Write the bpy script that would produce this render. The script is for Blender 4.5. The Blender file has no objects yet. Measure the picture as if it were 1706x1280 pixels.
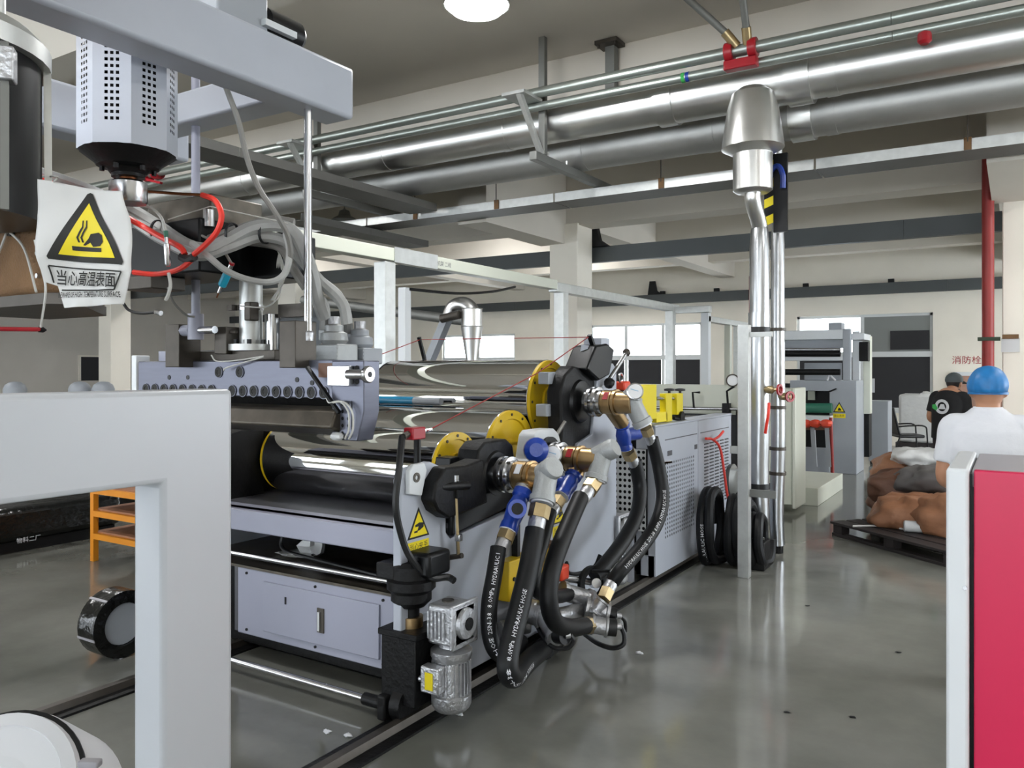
import bpy, bmesh, math, random
from mathutils import Vector, Matrix

# ------------------------------------------------------------------ camera, world, exposure
SC = bpy.context.scene
COL = SC.collection
cd = bpy.data.cameras.new('camera'); CAM = bpy.data.objects.new('camera', cd); COL.objects.link(CAM)
CAM.location = (0, 0, 1.7); CAM.rotation_euler = (math.radians(90), 0, math.radians(32))
cd.sensor_width = 36.0; cd.lens = 1340.0 / 1706.0 * 36.0; cd.shift_y = -25.0 / 1706.0
cd.clip_start = 0.05; cd.clip_end = 200
SC.camera = CAM
W = bpy.data.worlds.new('overcast_sky'); SC.world = W; W.use_nodes = True
W.node_tree.nodes['Background'].inputs[0].default_value = (0.86, 0.93, 1.0, 1)
W.node_tree.nodes['Background'].inputs[1].default_value = 4.2
SC.view_settings.view_transform = 'Standard'; SC.view_settings.look = 'None'
SC.view_settings.gamma = 1.0; SC.view_settings.use_curve_mapping = False
SC.view_settings.exposure = 1.33
cy_ = SC.cycles; cy_.max_bounces = 6; cy_.diffuse_bounces = 3; cy_.glossy_bounces = 3; cy_.transmission_bounces = 2; cy_.transparent_max_bounces = 8; cy_.adaptive_threshold = .05; cy_.caustics_reflective = False; cy_.caustics_refractive = False
LAMP = 55.0            # radiance of the high-bay lamp lenses
random.seed(7)

# ------------------------------------------------------------------ helpers
F, U0, V0, EYE = 1340.0, 853.0, 615.0, 1.7
TH = math.radians(32); FX, FY, RX, RY = -math.sin(TH), math.cos(TH), math.cos(TH), math.sin(TH)
def ray(u, v):
    a = (u - U0) / F
    return FX + a * RX, FY + a * RY, (V0 - v) / F
def sx(u, v, x):                       # where a sight line meets a plane of known x, y or z
    d = ray(u, v); k = x / d[0]; return Vector((x, d[1] * k, EYE + d[2] * k))
def sy(u, v, y):
    d = ray(u, v); k = y / d[1]; return Vector((d[0] * k, y, EYE + d[2] * k))
def sz(u, v, z):
    d = ray(u, v); k = (z - EYE) / d[2]; return Vector((d[0] * k, d[1] * k, z))
def hexc(h):
    c = [int(h[i:i + 2], 16) / 255 for i in (0, 2, 4)]
    return tuple(x / 12.92 if x <= .04045 else ((x + .055) / 1.055) ** 2.4 for x in c) + (1,)
M = {}
def mat(name, col, rough=.5, metal=0., var=.0, scale=8., bump=0., bscale=60., spec=None, emit=0., coat=0., rvar=0., stretch=None):
    m = bpy.data.materials.new(name); m.use_nodes = True; nt = m.node_tree; b = nt.nodes['Principled BSDF']
    c = hexc(col)
    b.inputs['Base Color'].default_value = c; b.inputs['Roughness'].default_value = rough; b.inputs['Metallic'].default_value = metal
    if spec is not None: b.inputs['Specular IOR Level'].default_value = spec
    if coat: b.inputs['Coat Weight'].default_value = coat; b.inputs['Coat Roughness'].default_value = .08
    if emit:
        b.inputs['Emission Color'].default_value = c; b.inputs['Emission Strength'].default_value = emit
    if var or bump or rvar:
        tc = nt.nodes.new('ShaderNodeTexCoord'); src = tc.outputs['Object']
        if stretch:
            mp = nt.nodes.new('ShaderNodeMapping'); mp.inputs['Scale'].default_value = stretch
            nt.links.new(src, mp.inputs[0]); src = mp.outputs[0]
        n = nt.nodes.new('ShaderNodeTexNoise'); n.inputs['Scale'].default_value = scale; n.inputs['Detail'].default_value = 5
        nt.links.new(src, n.inputs['Vector'])
        if var:
            r = nt.nodes.new('ShaderNodeValToRGB')
            r.color_ramp.elements[0].position = .3; r.color_ramp.elements[1].position = .7
            r.color_ramp.elements[0].color = tuple(x * (1 - var) for x in c[:3]) + (1,)
            r.color_ramp.elements[1].color = tuple(min(1, x * (1 + var * .6)) for x in c[:3]) + (1,)
            nt.links.new(n.outputs['Fac'], r.inputs[0]); nt.links.new(r.outputs[0], b.inputs['Base Color'])
        if rvar:
            mr = nt.nodes.new('ShaderNodeMapRange'); mr.inputs[3].default_value = max(.02, rough - rvar); mr.inputs[4].default_value = rough + rvar
            nt.links.new(n.outputs['Fac'], mr.inputs[0]); nt.links.new(mr.outputs[0], b.inputs['Roughness'])
        if bump:
            n2 = nt.nodes.new('ShaderNodeTexNoise'); n2.inputs['Scale'].default_value = bscale; n2.inputs['Detail'].default_value = 3
            nt.links.new(src, n2.inputs['Vector'])
            bp = nt.nodes.new('ShaderNodeBump'); bp.inputs['Strength'].default_value = bump; bp.inputs['Distance'].default_value = .02
            nt.links.new(n2.outputs['Fac'], bp.inputs['Height']); nt.links.new(bp.outputs[0], b.inputs['Normal'])
    M[name] = m
    return m
def V(*a): return Vector(a)
# --- shapes: each returns (verts, faces)
def box(x0, x1, y0, y1, z0, z1):
    v = [(x, y, z) for z in (z0, z1) for y in (y0, y1) for x in (x0, x1)]
    return v, [(0, 2, 3, 1), (4, 5, 7, 6), (0, 1, 5, 4), (2, 6, 7, 3), (0, 4, 6, 2), (1, 3, 7, 5)]
def cbox(c, s, rot=(0, 0, 0)):
    from mathutils import Euler
    v, f = box(-s[0] / 2, s[0] / 2, -s[1] / 2, s[1] / 2, -s[2] / 2, s[2] / 2)
    e = Euler(rot).to_matrix(); c = Vector(c)
    return [tuple(e @ Vector(p) + c) for p in v], f
def bar(p, q, w, h, up=(0, 0, 1)):
    p, q = Vector(p), Vector(q); d = (q - p).normalized(); s = d.cross(Vector(up))
    if s.length < 1e-4: s = d.cross(Vector((1, 0, 0)))
    s.normalize(); t = s.cross(d); v = []
    for e in (p, q):
        for a, b in ((-1, -1), (1, -1), (1, 1), (-1, 1)): v.append(tuple(e + s * a * w / 2 + t * b * h / 2))
    return v, [(3, 2, 1, 0), (4, 5, 6, 7), (0, 1, 5, 4), (1, 2, 6, 5), (2, 3, 7, 6), (3, 0, 4, 7)]
def frame(d):
    d = Vector(d).normalized(); a = Vector((0, 0, 1)) if abs(d.z) < .9 else Vector((1, 0, 0))
    s = d.cross(a).normalized(); return s, s.cross(d).normalized(), d
def lathe(p, d, prof, n=20, caps=True):          # prof: (radius, distance along d)
    p = Vector(p); s, t, d = frame(d); v = []; f = []
    for r, h in prof:
        for i in range(n):
            a = 2 * math.pi * i / n; v.append(tuple(p + d * h + (s * math.cos(a) + t * math.sin(a)) * r))
    for k in range(len(prof) - 1):
        for i in range(n):
            j = (i + 1) % n; f.append((k * n + i, k * n + j, (k + 1) * n + j, (k + 1) * n + i))
    if caps: f.append(tuple(range(n - 1, -1, -1))); f.append(tuple(range((len(prof) - 1) * n, len(prof) * n)))
    return v, f
def cyl(p, q, r, r2=None, n=16):
    p, q = Vector(p), Vector(q); return lathe(p, q - p, [(r, 0), (r if r2 is None else r2, (q - p).length)], n)
def ring(p, d, r0, r1, h, n=28):
    p = Vector(p); s, t, d = frame(d); v = []; f = []
    for r, hh in ((r0, 0), (r1, 0), (r1, h), (r0, h)):
        for i in range(n):
            a = 2 * math.pi * i / n; v.append(tuple(p + d * hh + (s * math.cos(a) + t * math.sin(a)) * r))
    for k in range(4):
        for i in range(n):
            j = (i + 1) % n; l = (k + 1) % 4; f.append((k * n + j, k * n + i, l * n + i, l * n + j)[::-1])
    return v, f
def spline(pts, m=6):
    P = [Vector(p) for p in pts]
    if len(P) < 3 or m <= 1: return P
    Q = [P[0] * 2 - P[1]] + P + [P[-1] * 2 - P[-2]]; o = []
    for i in range(1, len(Q) - 2):
        for k in range(m):
            t = k / m; a, b, c, d = Q[i - 1:i + 3]
            o.append(.5 * (2 * b + (c - a) * t + (2 * a - 5 * b + 4 * c - d) * t * t + (3 * b - a - 3 * c + d) * t ** 3))
    return o + [P[-1]]
def tube(pts, r, n=10, m=6, flat=1.0):
    P = spline(pts, m); v = []; f = []
    s, t, _ = frame(P[1] - P[0]); R = r if callable(r) else (lambda x: r)
    for k, p in enumerate(P):
        d = (P[min(k + 1, len(P) - 1)] - P[max(k - 1, 0)]).normalized()
        s = (s - d * s.dot(d)).normalized(); t = s.cross(d)
        for i in range(n):
            a = 2 * math.pi * i / n; v.append(tuple(p + (s * math.cos(a) + t * math.sin(a) * flat) * R(k / (len(P) - 1))))
    for k in range(len(P) - 1):
        for i in range(n):
            j = (i + 1) % n; f.append((k * n + j, k * n + i, (k + 1) * n + i, (k + 1) * n + j)[::-1])
    f.append(tuple(range(n - 1, -1, -1))); f.append(tuple(range((len(P) - 1) * n, len(P) * n)))
    return v, f
def prism(poly, ax, a, b):                        # polygon in the plane across axis ax, from a to b
    mk = {'x': lambda p, h: (h, p[0], p[1]), 'y': lambda p, h: (p[0], h, p[1]), 'z': lambda p, h: (p[0], p[1], h)}[ax]
    n = len(poly); v = [mk(p, a) for p in poly] + [mk(p, b) for p in poly]
    f = [tuple(range(n - 1, -1, -1)), tuple(range(n, 2 * n))] + [(i, (i + 1) % n, n + (i + 1) % n, n + i) for i in range(n)]
    return v, f
def slab(o, ex, ey, poly, th):                    # polygon drawn on axes ex, ey at o, thickness th along ex x ey
    o, ex, ey = Vector(o), Vector(ex), Vector(ey); nz = ex.cross(ey).normalized(); n = len(poly)
    v = [tuple(o + ex * a + ey * b) for a, b in poly] + [tuple(o + ex * a + ey * b + nz * th) for a, b in poly]
    return v, [tuple(range(n - 1, -1, -1)), tuple(range(n, 2 * n))] + [(i, (i + 1) % n, n + (i + 1) % n, n + i) for i in range(n)]
def perf(o, ex, ey, w, h, nx, ny, hole, sides=4, rot=0.):   # sheet w x h with nx x ny open holes
    o, ex, ey = Vector(o), Vector(ex), Vector(ey); v = []; f = []; cw, ch = w / nx, h / ny
    k = max(sides, 4)
    for i in range(nx):
        for j in range(ny):
            cx, cy = (i + .5) * cw, (j + .5) * ch; b = len(v)
            for a, c in ((-1, -1), (1, -1), (1, 1), (-1, 1)): v.append(o + ex * (cx + a * cw / 2) + ey * (cy + c * ch / 2))
            for q in range(k):
                g = -math.pi * .75 + 2 * math.pi * q / k; rr = hole * (math.sqrt(2) if k == 4 else 1)
                v.append(o + ex * (cx + rr * math.cos(g)) + ey * (cy + rr * math.sin(g)))
            st = k // 4
            for q in range(4):
                f.append((b + q, b + (q + 1) % 4) + tuple(b + 4 + (q * st + e) % k for e in range(st, -1, -1)))
    return [tuple(p) for p in v], f
def blob(c, r, seed=0, n=14, rough=.12, squash=(1, 1, 1)):
    rnd = random.Random(seed); c = Vector(c); v = []; f = []; m = n // 2
    ph = [rnd.uniform(0, 6.28) for _ in range(8)]
    for i in range(m + 1):
        th = math.pi * i / m
        for j in range(n):
            a = 2 * math.pi * j / n
            q = 1 + rough * (math.sin(3 * a + ph[0] + 2 * th) * math.sin(2 * th + ph[1]) + .7 * math.sin(5 * a + ph[2] - 3 * th) + .5 * math.sin(7 * th + ph[3] + 2 * a)) * math.sin(th)
            v.append(tuple(c + Vector((r * q * squash[0] * math.sin(th) * math.cos(a), r * q * squash[1] * math.sin(th) * math.sin(a), r * q * squash[2] * math.cos(th)))))
    for i in range(m):
        for j in range(n):
            k = (j + 1) % n; f.append((i * n + j, (i + 1) * n + j, (i + 1) * n + k, i * n + k))
    return v, f
ORG = {}
def mesh_of(name, shapes, o, m, sharp=35):
    vv = []; ff = []
    for v, f in shapes:
        b = len(vv); vv += [(p[0] - o[0], p[1] - o[1], p[2] - o[2]) for p in v]; ff += [tuple(i + b for i in q) for q in f]
    me = bpy.data.meshes.new(name); me.from_pydata(vv, [], ff); me.materials.append(M[m])
    bm = bmesh.new(); bm.from_mesh(me); bmesh.ops.remove_doubles(bm, verts=bm.verts, dist=1e-5); bmesh.ops.recalc_face_normals(bm, faces=bm.faces); bm.to_mesh(me); bm.free()
    me.polygons.foreach_set('use_smooth', [sharp > 0] * len(me.polygons))
    if sharp > 0: me.set_sharp_from_angle(angle=math.radians(sharp))
    me.update()
    return me
def tag(o, label, cat=None, group=None, kind=None):
    if label: o['label'] = label
    if cat: o['category'] = cat
    if group: o['group'] = group
    if kind: o['kind'] = kind
    return o
def thing(name, label, cat, base, group=None):
    o = bpy.data.objects.new(name, None); COL.objects.link(o); o.location = base; o.empty_display_size = .1
    ORG[o] = Vector(base); return tag(o, label, cat, group)
def bevel(o, w, seg=2):
    if w:
        b = o.modifiers.new('bevel', 'BEVEL'); b.width = w; b.segments = seg; b.limit_method = 'ANGLE'; b.angle_limit = math.radians(40); b.harden_normals = False
def part(par, name, m, *shapes, bev=0, label=None, kind=None, sharp=35):
    o = bpy.data.objects.new(name, mesh_of(name, shapes, ORG[par], m, sharp)); COL.objects.link(o); o.parent = par
    ORG[o] = ORG[par]; bevel(o, bev); return tag(o, label, kind=kind)
def clone(src, par, off, name=None):                # the same mesh again, moved by off
    o = src.copy(); COL.objects.link(o); o.parent = par; o.location = Vector(src.location) + Vector(off); ORG[o] = ORG[src] + Vector(off); return o
def solo(name, label, cat, m, *shapes, group=None, bev=0, base=None, sharp=35):
    if base is None:
        vs = [p for s in shapes for p in s[0]]
        base = (sum(p[0] for p in vs) / len(vs), sum(p[1] for p in vs) / len(vs), min(p[2] for p in vs))
    o = bpy.data.objects.new(name, mesh_of(name, shapes, base, m, sharp)); COL.objects.link(o); o.location = base; ORG[o] = Vector(base)
    bevel(o, bev); return tag(o, label, cat, group)
def struct(name, m, *shapes, label=None, par=None, bev=0):
    if par: return part(par, name, m, *shapes, bev=bev)
    o = bpy.data.objects.new(name, mesh_of(name, shapes, (0, 0, 0), m)); COL.objects.link(o); ORG[o] = Vector((0, 0, 0)); bevel(o, bev)
    o['kind'] = 'structure'
    if label: o['label'] = label
    return o
def text(par, name, s, size, o, ex, ey, m, th=.0008, align='CENTER', sx_=1.0):
    c = bpy.data.curves.new('lettering', 'FONT'); c.body = s; c.size = size; c.align_x = align; c.align_y = 'CENTER'; c.resolution_u = 2
    t = bpy.data.objects.new('lettering', c); COL.objects.link(t)
    bpy.context.view_layer.update()
    me = bpy.data.meshes.new_from_object(t.evaluated_get(bpy.context.evaluated_depsgraph_get())); bpy.data.objects.remove(t); bpy.data.curves.remove(c)
    o, ex, ey = Vector(o), Vector(ex).normalized(), Vector(ey).normalized(); nz = ex.cross(ey)
    vs = [tuple(o + ex * p.co.x * sx_ + ey * p.co.y + nz * th) for p in me.vertices]; fs = [tuple(q.vertices) for q in me.polygons]
    bpy.data.meshes.remove(me)
    b = bpy.data.objects.new(name, None)
    me2 = bpy.data.meshes.new(name); og = ORG[par]; me2.from_pydata([(p[0] - og[0], p[1] - og[1], p[2] - og[2]) for p in vs], [], fs); me2.materials.append(M[m])
    bpy.data.objects.remove(b); ob = bpy.data.objects.new(name, me2); COL.objects.link(ob); ob.parent = par; ORG[ob] = og
    return ob
def evaluated(o):
    bpy.context.view_layer.update()
    me = bpy.data.meshes.new_from_object(o.evaluated_get(bpy.context.evaluated_depsgraph_get())); o.modifiers.clear(); o.data = me; return o

# ------------------------------------------------------------------ materials
mat('wall_paint', 'ede7da', .8, var=.04, scale=1.5)
mat('wall_grey', 'd2ccc3', .8, var=.04, scale=1.5)
mat('ceiling_paint', 'd6d0c5', .85, var=.05, scale=.8)
mat('white_paint', 'b9bdc2', .34, var=.02, scale=3)
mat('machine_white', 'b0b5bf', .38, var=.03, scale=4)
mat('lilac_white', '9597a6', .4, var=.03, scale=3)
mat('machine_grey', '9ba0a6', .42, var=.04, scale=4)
mat('pale_green', 'd3d6c8', .4, var=.02, scale=3)
mat('galv', 'c4c6c4', .42, .75, var=.1, scale=14, rvar=.1)
mat('galv_dark', '7d7e7b', .5, .5, var=.08, scale=8)
mat('alu_duct', 'dcdcda', .33, 1., var=.04, scale=5, bump=.015, bscale=7, rvar=.05)
mat('alu_wrap', 'b3b5b7', .3, 1., bump=.07, bscale=12, rvar=.06)
mat('pipe_steel', 'a9b0aa', .36, .8, var=.06, scale=10)
mat('alu_duct_dimmed', 'b4b4b1', .5, .9, var=.06, scale=5)  # shade of the lower duct put into its colour and roughness
mat('tray_dark', '5c5b57', .55, .2, var=.08, scale=6)
mat('steel', 'c3c4c6', .25, 1., var=.06, scale=20, rvar=.06)
mat('steel_dark', '4f4a44', .45, .6, var=.15, scale=12)
mat('die_steel', '6c6e7a', .42, .75, var=.08, scale=6, rvar=.06, stretch=(1, 1, 8))
mat('chrome', 'e6e6e6', .035, 1.)
mat('black_paint', '0c0d0f', .36, spec=.28, var=.2, scale=8)
mat('black_iron', '0f0f10', .5, .0, spec=.25, var=.25, scale=14, bump=.15, bscale=40)
mat('black_plastic', '141517', .45)
mat('rubber', '121315', .5, spec=.3, var=.15, scale=30)
mat('yellow_paint', 'd9b51c', .4, var=.04, scale=5)
mat('yellow_bright', 'ecd71c', .42)
mat('sign_yellow', 'e9d40e', .5)
mat('sign_white', 'd4d4d2', .7, var=.03, scale=9)
mat('print_black', '15140f', .6)
mat('print_white', 'd8dade', .6)
mat('print_blue', '7fb3d0', .6)
mat('brass', 'ab9068', .34, 1., var=.12, scale=16, rvar=.08)
mat('brass_nut', 'b7a37c', .34, .9, var=.1, scale=20)
mat('cast_grey', 'a3a6a6', .5, .35, var=.06, scale=20, bump=.12, bscale=90)
mat('cast_silver', 'b9babd', .38, .8, var=.1, scale=26, bump=.25, bscale=60)
mat('blue_cast', '1f3f9c', .3, var=.08, scale=16, bump=.08, bscale=70)
mat('red_paint', 'a01623', .35, var=.06, scale=14)
mat('red_pipe', '8e2622', .45, var=.08, scale=6)
mat('red_hose', 'e8392c', .4)
mat('orange', 'd98a1e', .45, var=.06, scale=6)
mat('orange_red', 'e2482a', .4)
mat('grey_hose', 'a9aaa8', .5, var=.08, scale=20)
mat('grey_cable', '8d8b87', .5, var=.08, scale=20)
mat('white_wire', 'c9c8c3', .5)
mat('blue_connector', '1ea8c9', .35)
mat('copper', '7a4a2a', .35, .8)
mat('burlap', '7a5c3e', .85, var=.3, scale=6, bump=.3, bscale=120)
mat('dirty_steel', '565047', .4, .6, var=.4, scale=9, rvar=.15)
mat('plate_dark', '55555a', .45, .3, var=.25, scale=6)
mat('pink_panel', 'c41c4a', .38)
mat('grey_panel', 'a09ea3', .45)
mat('gloss_white', 'd2d6d9', .3)
mat('blind', '2a2a2d', .8, var=.06, scale=3)
mat('win_frame', 'cfd2d2', .4)
mat('skin', 'b98769', .55, var=.06, scale=12)
mat('hair', '1d1815', .6)
mat('white_shirt', 'd9dbe0', .85, var=.03, scale=6, bump=.15, bscale=30)
mat('black_shirt', '141416', .85)
mat('trousers', '2b2428', .85)
mat('hairnet', '1f74b4', .45, var=.12, scale=30)
mat('dark_cap', '4c5456', .7)
mat('tan_bag', '9a6b4d', .6, var=.2, scale=7, bump=.3, bscale=18)
mat('brown_bag', '6b4a3a', .6, var=.2, scale=7, bump=.3, bscale=18)
mat('grey_bag', '5f5c5b', .55, var=.15, scale=7)
mat('film_white', 'cfd0cf', .35, var=.06, scale=6, bump=.4, bscale=14)
mat('pallet', '2b2626', .55, var=.2, scale=8)
mat('black_film', '101110', .22, var=.2, scale=5, bump=.8, bscale=10)
mat('shade_grey', '7f8280', .5, .2)
mat('green_roll', '2f6e5a', .45)
mat('teal', '1f7fa8', .3)
mat('pvc_white', 'd9dadc', .4)
mat('lilac_glow', 'c8c6dd', .4)
mat('lamp_lens', 'ffffff', .4, emit=LAMP)
mat('lamp_off', 'c8c8c4', .4)
mat('gauge_face', 'e6e7e8', .4)
mat('notice', 'cfd0d0', .7)
mat('poster', 'a5806f', .5, var=.3, scale=5)
mat('brown_label', '6a4a38', .5, var=.2, scale=14)
mat('logo_green', '3fae57', .7)
mat('blue_grey', '3a5568', .4)
mat('strap_green', '26331f', .6)
def floor_mat():
    m = mat('epoxy_floor', '6e716f', .1); nt = m.node_tree; b = nt.nodes['Principled BSDF']
    tc = nt.nodes.new('ShaderNodeTexCoord')
    n = nt.nodes.new('ShaderNodeTexNoise'); n.inputs['Scale'].default_value = .5; n.inputs['Detail'].default_value = 7; n.inputs['Roughness'].default_value = .62
    nt.links.new(tc.outputs['Object'], n.inputs['Vector'])
    r = nt.nodes.new('ShaderNodeValToRGB'); r.color_ramp.elements[0].position = .36; r.color_ramp.elements[1].position = .66
    r.color_ramp.elements[0].color = hexc('686963'); r.color_ramp.elements[1].color = hexc('888881')
    nt.links.new(n.outputs['Fac'], r.inputs[0]); nt.links.new(r.outputs[0], b.inputs['Base Color'])
    n2 = nt.nodes.new('ShaderNodeTexNoise'); n2.inputs['Scale'].default_value = 1.3; n2.inputs['Detail'].default_value = 6
    nt.links.new(tc.outputs['Object'], n2.inputs['Vector'])
    mr = nt.nodes.new('ShaderNodeMapRange'); mr.inputs[3].default_value = .03; mr.inputs[4].default_value = .2
    nt.links.new(n2.outputs['Fac'], mr.inputs[0]); nt.links.new(mr.outputs[0], b.inputs['Roughness'])
    n3 = nt.nodes.new('ShaderNodeTexNoise'); n3.inputs['Scale'].default_value = 2.2; n3.inputs['Detail'].default_value = 2
    nt.links.new(tc.outputs['Object'], n3.inputs['Vector'])
    bp = nt.nodes.new('ShaderNodeBump'); bp.inputs['Strength'].default_value = .05; bp.inputs['Distance'].default_value = .02
    nt.links.new(n3.outputs['Fac'], bp.inputs['Height']); nt.links.new(bp.outputs[0], b.inputs['Normal'])
floor_mat()
def glass_mat():
    m = bpy.data.materials.new('window_glass'); m.use_nodes = True; nt = m.node_tree; nt.nodes.clear()
    o = nt.nodes.new('ShaderNodeOutputMaterial'); t = nt.nodes.new('ShaderNodeBsdfTransparent'); g = nt.nodes.new('ShaderNodeBsdfGlossy')
    g.inputs['Roughness'].default_value = .03; x = nt.nodes.new('ShaderNodeMixShader'); x.inputs[0].default_value = .08
    nt.links.new(t.outputs[0], x.inputs[1]); nt.links.new(g.outputs[0], x.inputs[2]); nt.links.new(x.outputs[0], o.inputs[0]); M['window_glass'] = m
glass_mat()

# ------------------------------------------------------------------ the hall
X0, X1, Y0, Y1, ZC = -24.2, 7.0, -9.0, 19.6, 5.0
struct('floor', 'epoxy_floor', box(X0 - .2, X1 + .2, Y0 - 6, Y1 + .2, -.2, 0), label='glossy grey epoxy factory floor')
struct('ceiling', 'ceiling_paint', box(X0 - .2, X1 + .2, Y0, Y1 + .2, ZC, ZC + .2), label='grey concrete ceiling slab')
WINS = [(-14.75, -12.15, .95, 2.72), (-9.75, -6.65, .78, 2.88), (-4.35, -1.5, .78, 2.93), (2.5, 5.2, .78, 2.9)]
def wall_with_holes(name, m, a0, a1, holes, mk):
    sh = []; x = a0
    for h0, h1, z0, z1 in sorted(holes):
        sh.append(mk(x, h0, 0, ZC)); sh.append(mk(h0, h1, 0, z0)); sh.append(mk(h0, h1, z1, ZC)); x = h1
    sh.append(mk(x, a1, 0, ZC)); return struct(name, m, *sh)
wb = wall_with_holes('wall_back', 'wall_paint', X0, X1, WINS, lambda a, b, z0, z1: box(a, b, Y1, Y1 + .2, z0, z1))
wl = struct('wall_left', 'wall_grey', box(X0 - .2, X0, Y0, Y1 + .2, 0, ZC))
wr = wall_with_holes('wall_right', 'wall_paint', Y0, Y1 + .2, [(6, 10.5, .9, 3.6), (12, 17.5, .9, 3.6)], lambda a, b, z0, z1: box(X1, X1 + .2, a, b, z0, z1))  # unseen side openings added to let in more daylight
FH = [(-23, -15.5, 1.0, 3.4), (-14.5, -7.5, 1.0, 3.4), (-6.5, -.5, 1.0, 3.4), (.5, 6.5, 1.0, 3.4)]      # unseen openings behind the camera, sized for the daylight they let in
wf = wall_with_holes('wall_front', 'wall_paint', X0, X1, FH, lambda a, b, z0, z1: box(a, b, Y0 - .2, Y0, z0, z1) if z1 > z0 else box(a, b, Y0 - .2, Y0, -.02, -.01))
for k, (a, b, z0, z1) in enumerate(WINS):
    w = struct('window_%d' % (k + 1), 'win_frame', box(a, b, Y1 + .05, Y1 + .12, z0, z0 + .06), box(a, b, Y1 + .05, Y1 + .12, z1 - .06, z1), box(a, a + .06, Y1 + .05, Y1 + .12, z0, z1), box(b - .06, b, Y1 + .05, Y1 + .12, z0, z1))
    zt = z0 + (z1 - z0) * .58
    part(w, 'window_transom', 'win_frame', box(a, b, Y1 + .02, Y1 + .12, zt - .06, zt + .06))
    nm = 2 if k != 1 else 3
    cuts = [a + (b - a) * i / nm for i in range(nm + 1)]
    for i in range(1, nm): part(w, 'mullion', 'win_frame', box(cuts[i] - .04, cuts[i] + .04, Y1 + .04, Y1 + .12, z0, z1))
    for i in range(nm):
        part(w, 'pane', 'window_glass', box(cuts[i], cuts[i + 1], Y1 + .085, Y1 + .09, z0, z1))
        if k: part(w, 'blind', 'blind', box(cuts[i] + .06, cuts[i + 1] - .06, Y1 + .06, Y1 + .07, z0 + .06, zt - .06))
        if k == 2 and i == 1:
            part(w, 'grey_board', 'shade_grey', box(cuts[i] + .04, cuts[i + 1] - .05, Y1 + .055, Y1 + .075, zt + .06, z1 - .06))
            part(w, 'fan_opening', 'blind', box(cuts[i] + .58, cuts[i + 1] - .07, Y1 + .03, Y1 + .075, zt + .1, zt + .52))
    part(w, 'window_sill', 'win_frame', box(a - .05, b + .05, Y1 - .06, Y1 + .05, z0 - .05, z0))
for k in range(5):                                       # columns on a 6 m grid
    x = -24 + 6 * k if k else -24
    if k == 0: continue
    x += .2 if x < -1 else .12
    struct('column', 'wall_paint', box(x - .24, x + .24, 10.75, 11.25, 0, 3.9), bev=.012, label='square painted concrete column')
struct('column', 'wall_paint', box(5.73, 6.27, 10.75, 11.3, 0, 3.9))
YB = [(-5.6, -5.2, 4.3), (-1.3, -.95, 4.45), (3.75, 4.1, 4.35), (7.52, 7.86, 4.47), (10.8, 11.25, 3.87), (14.5, 14.85, 4.1), (17.6, 17.95, 4.1)]
for a, b, z in YB: struct('ceiling_beam', 'ceiling_paint', box(X0, X1, a, b, z, ZC), label='concrete ceiling beam across the hall')
for x in (-18, -12, -6, 0):
    struct('ceiling_girder_beam', 'ceiling_paint', box(x - .22, x + .22, 8.62, 10.8, 3.6, ZC), label='deep concrete girder above the column')
    struct('ceiling_girder_beam', 'ceiling_paint', box(x - .18, x + .18, 11.25, Y1, 3.95, ZC), label='concrete girder running to the window wall')

# ------------------------------------------------------------------ high-bay lamps
def lamp(x, y, z, label, on=True, r=.245):
    t = thing('high_bay_lamp', label, 'lamp', (x, y, z), 'high-bay lamps under the ceiling')
    part(t, 'housing', 'shade_grey', lathe((x, y, z + .012), (0, 0, 1), [(r + .012, 0), (r + .012, .05), (r * .8, .09), (.1, .12), (.08, .2), (.03, .22), (.012, .24)], 28))
    part(t, 'lens', 'lamp_lens' if on else 'lamp_off', lathe((x, y, z - .07), (0, 0, 1), [(r * .2, 0), (r * .55, .012), (r * .82, .04), (r, .082)], 32))
    part(t, 'suspension_rod', 'galv_dark', cyl((x, y, z + .2), (x, y, ZC), .008, n=8))
lamp(-3.59, 5.22, 4.55, 'round lit high-bay lamp above the chrome rollers')
for i, (x, y) in enumerate([(2.6, 5.2), (-9.8, 5.0), (-3.4, .8), (2.6, .8), (-9.4, .8), (2.6, -4), (-3.4, -4), (2.6, 9.2), (-16, 5.0), (3, 13), (-9, 13), (-15, 13), (3, 16.3), (-9, 16.3)]):  # far-bay lamps, hidden by beams, are added to brighten the back wall
    lamp(x, y, 4.55 if y < 12 else 4.72, 'round lit high-bay lamp of the rows out of the picture')
# ------------------------------------------------------------------ overhead services
def duct(name, label, y, z, r, x0, x1, joints, m='alu_duct'):
    t = thing(name, label, 'duct', (x0, y, z), 'insulated ventilation ducts')
    e = [x0] + joints + [x1]
    for a, b in zip(e[:-1], e[1:]): part(t, 'duct_section', m, cyl((a + .004, y, z), (b - .004, y, z), r, n=36))
    for j in joints: part(t, 'joint_band', m, ring((j - .05, y, z), (1, 0, 0), r - .01, r + .006, .1, 36))
    return t
D1 = duct('ventilation_duct', 'large silver clad duct carrying the drop cone, in front of the lower duct', 7.2, 4.21, .195, X0, X1, [-15, -11.4, -8.6, -6.2, -4.55, -1.3, 1.6])
part(D1, 'fitting_collar', 'alu_duct', cyl((-2.72, 7.2, 4.21), (-1.62, 7.2, 4.21), .206, n=36))
part(D1, 'fitting_band', 'alu_duct', ring((-2.84, 7.2, 4.21), (1, 0, 0), .18, .222, .17, 36))
part(D1, 'fitting_band', 'alu_duct', ring((-1.66, 7.2, 4.21), (1, 0, 0), .18, .23, .2, 36))
D2 = duct('ventilation_duct', 'lower silver duct half hidden behind the large duct', 7.72, 4.03, .2, X0, X1, [-14, -10, -7.2, -3.9, -2.5, -1.4, 1.2], 'alu_duct_dimmed')
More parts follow.
